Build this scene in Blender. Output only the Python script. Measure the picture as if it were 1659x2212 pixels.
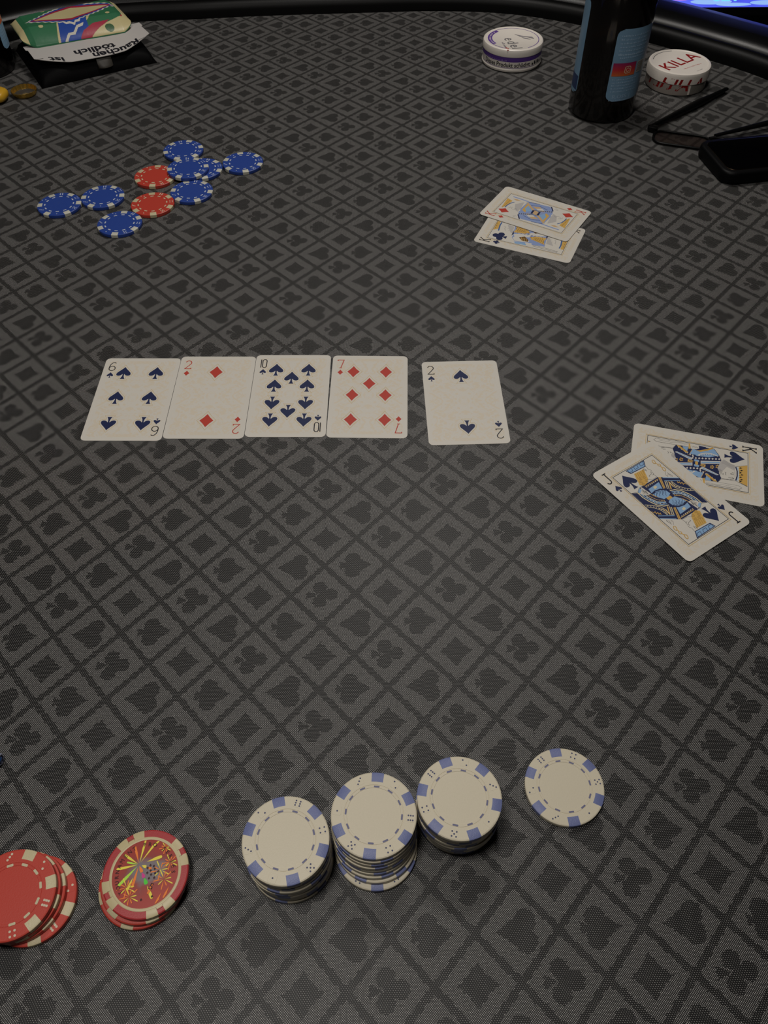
import bpy, bmesh, math, random
from mathutils import Vector, Matrix
from mathutils.geometry import tessellate_polygon
random.seed(7)
for o in list(bpy.data.objects): bpy.data.objects.remove(o)
SC = bpy.context.scene
COL = SC.collection
MM = 0.001
R = math.radians

# ------------------------------------------------------------------ camera
cam_d = bpy.data.cameras.new('camera'); cam = bpy.data.objects.new('camera', cam_d); COL.objects.link(cam)
PITCH, ROLL = R(50.9368), R(-0.3835)
fw = Vector((0, math.cos(PITCH), -math.sin(PITCH))); xr = Vector((1, 0, 0)); up0 = xr.cross(fw)
cx = math.cos(ROLL)*xr + math.sin(ROLL)*up0; cu = -math.sin(ROLL)*xr + math.cos(ROLL)*up0
m = Matrix((cx, cu, -fw)).transposed().to_4x4(); m.translation = Vector((0, 0, 0.41444)); cam.matrix_world = m
cam_d.sensor_fit = 'HORIZONTAL'; cam_d.sensor_width = 36; cam_d.lens = 1766.49/1659*36
cam_d.clip_start = 0.01
SC.camera = cam

# ------------------------------------------------------------------ light, world, exposure
SC.view_settings.view_transform = 'Standard'; SC.view_settings.look = 'None'
SC.view_settings.gamma = 1; SC.view_settings.use_curve_mapping = False
SC.view_settings.exposure = 0.12
w = bpy.data.worlds.new('room_air'); SC.world = w; w.use_nodes = True
w.node_tree.nodes['Background'].inputs[0].default_value = (0.9, 0.8, 0.7, 1)
w.node_tree.nodes['Background'].inputs[1].default_value = 0.006
def lamp(name, loc, size, watts, col):
    d = bpy.data.lights.new(name, 'AREA'); d.shape = 'DISK'; d.size = size; d.energy = watts; d.color = col
    o = bpy.data.objects.new(name, d); o.location = loc; COL.objects.link(o)      # points straight down
    return o
lamp('overhead_light', (-0.16, 0.08, 1.0), 0.20, 3.9, (1, 0.95, 0.89))
lamp('overhead_light', (0.08, 1.02, 1.08), 0.22, 4.4, (1, 0.95, 0.89))  # added fill light that brightens the far things and the cloth's centre

# ------------------------------------------------------------------ node expression helper
class X:
    def __init__(s, nt, sock): s.nt, s.s = nt, sock
    def _op(s, op, a, b=None, c=None):
        n = s.nt.nodes.new('ShaderNodeMath'); n.operation = op
        for i, v in enumerate((a, b, c)):
            if v is None: continue
            if isinstance(v, X): s.nt.links.new(v.s, n.inputs[i])
            else: n.inputs[i].default_value = v
        return X(s.nt, n.outputs[0])
    def __add__(s, o): return s._op('ADD', s, o)
    __radd__ = __add__
    def __sub__(s, o): return s._op('SUBTRACT', s, o)
    def __rsub__(s, o): return s._op('SUBTRACT', o, s)
    def __mul__(s, o): return s._op('MULTIPLY', s, o)
    __rmul__ = __mul__
    def __truediv__(s, o): return s._op('DIVIDE', s, o)
    def lt(s, o): return s._op('LESS_THAN', s, o)
    def gt(s, o): return s._op('GREATER_THAN', s, o)
    def mx(s, o): return s._op('MAXIMUM', s, o)
    def mn(s, o): return s._op('MINIMUM', s, o)
    def ab(s): return s._op('ABSOLUTE', s)
    def fl(s): return s._op('FLOOR', s)
    def cos(s): return s._op('COSINE', s)
    def pw(s, e): return s._op('POWER', s, e)
    def mod(s, o): return s._op('FLOORED_MODULO', s, o)
    def sstep(s, a, b):
        n = s.nt.nodes.new('ShaderNodeMapRange'); n.interpolation_type = 'SMOOTHSTEP'
        s.nt.links.new(s.s, n.inputs[0]); n.inputs[1].default_value = a; n.inputs[2].default_value = b
        return X(s.nt, n.outputs[0])
def circ(p, q, a, b, r): 
    dp, dq = p-a, q-b
    return (dp*dp+dq*dq).lt(r*r)

MATS = {}
def new_mat(name):
    mt = bpy.data.materials.new(name); mt.use_nodes = True; MATS[name] = mt
    return mt, mt.node_tree, mt.node_tree.nodes['Principled BSDF']
def srgb(c): return tuple((v/255/12.92 if v/255 <= .04045 else ((v/255+.055)/1.055)**2.4) for v in c)
def mat(name, c, rough=.5, spec=.5, metal=0, bump=0, bscale=900, vary=0, emit=None, coat=0, trans=0):
    """plain procedural surface; c is an albedo given as sRGB 0-255"""
    mt, nt, b = new_mat(name); c = srgb(c)
    b.inputs['Base Color'].default_value = (*c, 1); b.inputs['Roughness'].default_value = rough
    b.inputs['Specular IOR Level'].default_value = spec; b.inputs['Metallic'].default_value = metal
    b.inputs['Coat Weight'].default_value = coat; b.inputs['Transmission Weight'].default_value = trans
    if emit: b.inputs['Emission Color'].default_value = (*c, 1); b.inputs['Emission Strength'].default_value = emit
    if bump or vary:
        tc = nt.nodes.new('ShaderNodeTexCoord'); n = nt.nodes.new('ShaderNodeTexNoise'); n.inputs['Scale'].default_value = bscale
        n.inputs['Detail'].default_value = 3; nt.links.new(tc.outputs['Object'], n.inputs['Vector'])
        if bump:
            bp = nt.nodes.new('ShaderNodeBump'); bp.inputs['Strength'].default_value = bump; bp.inputs['Distance'].default_value = .0004
            nt.links.new(n.outputs['Fac'], bp.inputs['Height']); nt.links.new(bp.outputs[0], b.inputs['Normal'])
        if vary:
            mxn = nt.nodes.new('ShaderNodeMix'); mxn.data_type = 'RGBA'
            mxn.inputs['A'].default_value = (*[v*(1-vary) for v in c], 1); mxn.inputs['B'].default_value = (*[min(1, v*(1+vary)) for v in c], 1)
            nt.links.new(n.outputs['Fac'], mxn.inputs['Factor']); nt.links.new(mxn.outputs['Result'], b.inputs['Base Color'])
    return mt

# suited speed cloth: a lattice of woven bands with a suit in every cell
def cloth_material():
    mt, nt, b = new_mat('suited_speed_cloth')
    tc = nt.nodes.new('ShaderNodeTexCoord'); sp = nt.nodes.new('ShaderNodeSeparateXYZ')
    # slow drift of the threads
    nz = nt.nodes.new('ShaderNodeTexNoise'); nz.inputs['Scale'].default_value = 9; nz.inputs['Detail'].default_value = 2
    nt.links.new(tc.outputs['Object'], nz.inputs['Vector'])
    nt.links.new(tc.outputs['Object'], sp.inputs[0])
    drift = (X(nt, nz.outputs['Fac'])-.5)
    x0 = X(nt, sp.outputs[0])*1000; y0 = X(nt, sp.outputs[1])*1000
    # thread frame (threads run a little off the table's axis)
    ca, sa = math.cos(R(2.2)), math.sin(R(2.2))
    xt = x0*ca + y0*sa + drift*3.0; yt = y0*ca - x0*sa + drift*5.0
    TX, TY = 1.10, 0.78
    # snap the figure to the float of the threads so its edges step
    ro = (yt/TY).fl(); xs = ((xt/TX)+ro*.5).fl(); xq = (xs+.5-ro*.5)*TX; yq = (ro+.5)*TY
    xb = xq-drift*3.0; yb = yq-drift*5.0
    x = xb*ca - yb*sa - (-17.69); y = yb*ca + xb*sa - 231.16
    A, B = (19.4324, -20.2402), (19.4836, 21.8153); det = A[0]*B[1]-A[1]*B[0]
    u = (x*(B[1]/det) - y*(B[0]/det)) + 400; v = (y*(A[0]/det) - x*(A[1]/det)) + 400
    iu, iv = u.fl(), v.fl(); fu, fv = u-iu-.5, v-iv-.5
    pu, pv = iu.mod(2.0), iv.mod(2.0)
    X_, Y_ = fu+fv, fv-fu
    p = X_*(1/.50); q = Y_*(1/.47); aq = q.ab(); ap = p.ab()
    dia = (ap.pw(.85)+aq.pw(.85)).lt(1.0)
    heart = circ(p, aq, .42, .44, .52).mx(aq.lt((p+1)*.66)*p.lt(.5)*(1-((aq.lt(.18))*p.gt(.55))))
    stem = p.lt(-.42)*p.gt(-1.0)*aq.lt(p*-.42-.12)
    spade = circ(p, aq, -.22, .44, .50).mx(aq.lt((1-p)*.66)*p.gt(-.3)).mx(stem)
    club = circ(p, aq, .50, 0, .42).mx(circ(p, aq, -.20, .50, .44)).mx(circ(p, aq, .0, 0, .30)).mx(stem)
    s00, s10 = (1-pu)*(1-pv), pu*(1-pv); s01, s11 = (1-pu)*pv, pu*pv
    # cell (even, odd) holds the spade
    suit = s01*0
    suit = dia*CELL(s00, s10, s01, s11, 'D') + heart*CELL(s00, s10, s01, s11, 'H') + spade*CELL(s00, s10, s01, s11, 'S') + club*CELL(s00, s10, s01, s11, 'C')
    edge = fu.ab().mx(fv.ab())
    band = edge.gt(.442)
    M = suit.mx(band).mn(1.0)
    k = 2*math.pi
    plain = ((xt*(k/1.02)).cos()*(yt*(k/1.02)).cos()).sstep(.25, .80)
    coarse = (((xt+yt*(.5*TX/TY))*(k/TX)).cos()*.5+.5)*((yt*(k/TY)).cos()*.5+.5)
    coarse = coarse.sstep(.60, .92)
    fl = nt.nodes.new('ShaderNodeTexNoise'); fl.inputs['Scale'].default_value = 700; nt.links.new(tc.outputs['Object'], fl.inputs['Vector'])
    spark = X(nt, fl.outputs['Fac'])*1.5+.25  # sheen of the threads, put into the colour as uneven bright dots
    val = (plain*PL[1]+PL[0])*(1-M) + (coarse*CO[1]+CO[0])*M
    val = val*spark
    cc = nt.nodes.new('ShaderNodeCombineColor')
    for i, kf in enumerate((1.0, .97, .935)): nt.links.new((val*kf).s, cc.inputs[i])
    nt.links.new(cc.outputs[0], b.inputs['Base Color'])
    b.inputs['Roughness'].default_value = .50; b.inputs['Specular IOR Level'].default_value = .33
    hb = plain*(1-M)+coarse*M
    bp = nt.nodes.new('ShaderNodeBump'); bp.inputs['Strength'].default_value = .18; bp.inputs['Distance'].default_value = .0002
    nt.links.new(hb.s, bp.inputs['Height']); nt.links.new(bp.outputs[0], b.inputs['Normal'])
    return mt
PL, CO = (.008, .54), (.003, .38)
# spade cell is (-2+, 1+) -> even u, odd v ; heart odd u, even v ; diamond / club on the even-even and odd-odd cells
def CELL(s00, s10, s01, s11, k): return {'S': s01, 'H': s10, 'C': s00, 'D': s11}[k]
CLOTH = cloth_material()

# card stock with a faint scroll pattern
def card_material():
    mt, nt, b = new_mat('card_stock')
    tc = nt.nodes.new('ShaderNodeTexCoord'); sp = nt.nodes.new('ShaderNodeSeparateXYZ'); nt.links.new(tc.outputs['Object'], sp.inputs[0])
    ax, ay = X(nt, sp.outputs[0]).ab(), X(nt, sp.outputs[1]).ab()
    cb = nt.nodes.new('ShaderNodeCombineXYZ'); nt.links.new(ax.s, cb.inputs[0]); nt.links.new(ay.s, cb.inputs[1])
    n = nt.nodes.new('ShaderNodeTexNoise'); n.inputs['Scale'].default_value = 170; n.inputs['Detail'].default_value = 3; n.inputs['Distortion'].default_value = 2.2
    nt.links.new(cb.outputs[0], n.inputs['Vector'])
    f = X(nt, n.outputs['Fac']).sstep(.47, .56)*ax.lt(.0255)*ay.lt(.0405)*.8
    mx = nt.nodes.new('ShaderNodeMix'); mx.data_type = 'RGBA'; nt.links.new(f.s, mx.inputs['Factor'])
    mx.inputs['A'].default_value = (*srgb((216, 211, 201)), 1); mx.inputs['B'].default_value = (*srgb((217, 205, 184)), 1)
    nt.links.new(mx.outputs['Result'], b.inputs['Base Color']); b.inputs['Roughness'].default_value = .45; b.inputs['Specular IOR Level'].default_value = .35
    return mt
CARD = card_material()
INK = dict(navy=(34, 43, 82), ink=(30, 30, 38), red=(188, 66, 54), gold=(214, 172, 92), blue=(140, 176, 214), cream=(226, 212, 172), white=(216, 211, 201),
           sky=(170, 200, 226), tan=(206, 172, 128), brown=(112, 82, 46), hair=(188, 184, 180), grey=(120, 118, 120), periwinkle=(142, 160, 204), steel=(70, 102, 156),
           goldline=(206, 180, 126), crimson=(150, 26, 24), purple=(96, 62, 150), violet=(150, 122, 190), palegrey=(150, 145, 150), yellow=(246, 230, 84), lime=(186, 236, 80), orange=(250, 140, 60),
           pink=(220, 70, 150), acid=(90, 220, 70), maroon=(60, 24, 28))
for k, c in INK.items(): mat('ink_'+k, c, .5, .3)
def I(k): return MATS['ink_'+k]

# ------------------------------------------------------------------ mesh helpers (all lengths in mm)
def link(name, me, parent=None):
    o = bpy.data.objects.new(name, me); COL.objects.link(o)
    if parent: o.parent = parent
    return o
def mesh_from(name, verts, faces, mats, fm=None, smooth=False):
    me = bpy.data.meshes.new(name); me.from_pydata([(a*MM, b*MM, c*MM) for a, b, c in verts], [], faces)
    for mt in (mats if isinstance(mats, (list, tuple)) else [mats]): me.materials.append(mt)
    if fm: me.polygons.foreach_set('material_index', fm)
    if smooth: me.polygons.foreach_set('use_smooth', [True]*len(me.polygons))
    me.update(); return me
def fix_normals(me):
    bm = bmesh.new(); bm.from_mesh(me); bmesh.ops.recalc_face_normals(bm, faces=bm.faces); bm.to_mesh(me); bm.free(); return me
def auto_smooth(me, ang=35):
    bm = bmesh.new(); bm.from_mesh(me); bmesh.ops.recalc_face_normals(bm, faces=bm.faces)
    for f in bm.faces: f.smooth = True
    for e in bm.edges:
        if len(e.link_faces) == 2 and e.calc_face_angle(0) > R(ang): e.smooth = False
    bm.to_mesh(me); bm.free(); return me
def lathe(name, prof, mats, n=64, fm=None, ang=35):
    """prof: list of (r, z) from the axis at the bottom round to the axis at the top"""
    v, f, idx, fi = [], [], [], []
    for r, z in prof:
        if r < 1e-6: idx.append([len(v)]*n); v.append((0, 0, z))
        else:
            idx.append(list(range(len(v), len(v)+n))); v += [(r*math.cos(2*math.pi*k/n), r*math.sin(2*math.pi*k/n), z) for k in range(n)]
    for i in range(len(prof)-1):
        for k in range(n):
            a, b, c, d = idx[i][k], idx[i][(k+1) % n], idx[i+1][(k+1) % n], idx[i+1][k]
            q = [a]
            for t in (b, c, d):
                if t not in q: q.append(t)
            if len(q) > 2: f.append(q); fi.append(fm[i] if fm else 0)
    return auto_smooth(mesh_from(name, v, f, mats, fi), ang)
def prism(name, pts, z0, z1, mats, bevel=0, seg=2, ang=35):
    n = len(pts); v = [(x, y, z0) for x, y in pts]+[(x, y, z1) for x, y in pts]
    f = [list(range(n))[::-1], list(range(n, 2*n))]+[[i, (i+1) % n, n+(i+1) % n, n+i] for i in range(n)]
    me = mesh_from(name, v, f, mats)
    if bevel:
        bm = bmesh.new(); bm.from_mesh(me); bmesh.ops.recalc_face_normals(bm, faces=bm.faces)
        es = [e for e in bm.edges if e.calc_face_angle(0) > R(50)]
        bmesh.ops.bevel(bm, geom=es, offset=bevel*MM, segments=seg, profile=.5, affect='EDGES'); bm.to_mesh(me); bm.free()
    return auto_smooth(me, ang)
def rrect(w, h, r, n=6):
    out = []
    for cx_, cy_, a0 in ((w/2-r, h/2-r, 0), (-w/2+r, h/2-r, 90), (-w/2+r, -h/2+r, 180), (w/2-r, -h/2+r, 270)):
        for k in range(n+1):
            a = R(a0+90*k/n); out.append((cx_+r*math.cos(a), cy_+r*math.sin(a)))
    return out
def tube_mesh(name, pts, rad, mats, n=8, flat=1.0):
    v, f = [], []
    P = [Vector(p) for p in pts]
    for i, p in enumerate(P):
        t = (P[min(i+1, len(P)-1)]-P[max(i-1, 0)]).normalized(); s = t.cross(Vector((0, 0, 1)))
        s = s.normalized() if s.length > 1e-4 else Vector((1, 0, 0)); u = s.cross(t)
        r = rad[i] if isinstance(rad, (list, tuple)) else rad
        for k in range(n):
            a = 2*math.pi*k/n; v.append(tuple(p+s*r*math.cos(a)+u*r*flat*math.sin(a)))
    for i in range(len(P)-1):
        for k in range(n): f.append([i*n+k, i*n+(k+1) % n, (i+1)*n+(k+1) % n, (i+1)*n+k])
    f.append(list(range(n))[::-1]); f.append([(len(P)-1)*n+k for k in range(n)])
    return auto_smooth(mesh_from(name, v, f, mats), 50)

class Print:
    """flat printing: triangles in a few inks, each layer a few microns over the one below"""
    def __init__(s, z=.02, step=.004): s.v, s.f, s.m, s.mats, s.z, s.step = [], [], [], [], z, step
    def mi(s, k):
        if k not in s.mats: s.mats.append(k)
        return s.mats.index(k)
    def poly(s, pts, k):
        tr = tessellate_polygon([[Vector((a, b, 0)) for a, b in pts]]); o = len(s.v)
        s.v += [(a, b, s.z) for a, b in pts]; i = s.mi(k)
        for t in tr: s.f.append([o+j for j in t]); s.m.append(i)
        s.z += s.step
    def stroke(s, pts, w, k, closed=False):
        n = len(pts); i = s.mi(k); o = len(s.v); L = [Vector(p) for p in pts]
        for j in range(n):
            a = L[j-1] if (j or closed) else L[j]; b = L[(j+1) % n] if (j < n-1 or closed) else L[j]
            d1 = (L[j]-a); d2 = (b-L[j])
            d1 = d1.normalized() if d1.length > 1e-6 else d2.normalized(); d2 = d2.normalized() if d2.length > 1e-6 else d1
            t = d1+d2; t = t.normalized() if t.length > 1e-3 else d1
            nn = Vector((-t.y, t.x)); c = max(.5, nn.dot(Vector((-d1.y, d1.x)))); h = nn*(w/2/c)
            s.v += [(L[j].x+h.x, L[j].y+h.y, s.z), (L[j].x-h.x, L[j].y-h.y, s.z)]
        for j in range(n if closed else n-1):
            a = o+2*j; b = o+2*((j+1) % n); s.f.append([a, a+1, b+1, b]); s.m.append(i)
        s.z += s.step*.25
    def disc(s, c, r, k, n=12, ry=None, rot=0):
        ry = ry or r; ca, sa = math.cos(rot), math.sin(rot); P = []
        for j in range(n):
            a, b = r*math.cos(2*math.pi*j/n), ry*math.sin(2*math.pi*j/n); P.append((c[0]+a*ca-b*sa, c[1]+a*sa+b*ca))
        s.poly(P, k)
    def mesh(s, name, warp=None):
        v = [warp(*p) for p in s.v] if warp else s.v
        me = mesh_from(name, v, s.f, [I(k) if k in INK else MATS[k] for k in s.mats], s.m)
        bm = bmesh.new(); bm.from_mesh(me)
        if not warp:
            for f in bm.faces:
                if f.normal.z < 0: f.normal_flip()
        bm.to_mesh(me); bm.free(); return me
FONT_CACHE = {}
def text_tris(body, size, shear=0, bold=0):
    """outline of a word in the built-in font as 2D triangles, centred, size in mm"""
    key = (body, shear, bold)
    if key not in FONT_CACHE:
        cu_ = bpy.data.curves.new('word', 'FONT'); cu_.body = body; cu_.align_x = 'CENTER'; cu_.align_y = 'CENTER'; cu_.shear = shear; cu_.offset = bold; cu_.resolution_u = 3
        ob = bpy.data.objects.new('word', cu_); COL.objects.link(ob); dg = bpy.context.evaluated_depsgraph_get(); dg.update()
        me = bpy.data.meshes.new_from_object(ob.evaluated_get(dg)); FONT_CACHE[key] = ([tuple(v.co) for v in me.vertices], [list(p.vertices) for p in me.polygons])
        bpy.data.objects.remove(ob); bpy.data.curves.remove(cu_); bpy.data.meshes.remove(me)
    vs, fs = FONT_CACHE[key]; return [(a*size, b*size) for a, b, c in vs], fs
def add_text(pr, body, size, pos, rot, k, sx=1, shear=0, bold=0):
    vs, fs = text_tris(body, size, shear, bold); o = len(pr.v); ca, sa = math.cos(rot), math.sin(rot); i = pr.mi(k)
    pr.v += [(pos[0]+a*sx*ca-b*sa, pos[1]+a*sx*sa+b*ca, pr.z) for a, b in vs]
    for f in fs: pr.f.append([o+j for j in f]); pr.m.append(i)
    pr.z += pr.step

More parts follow.
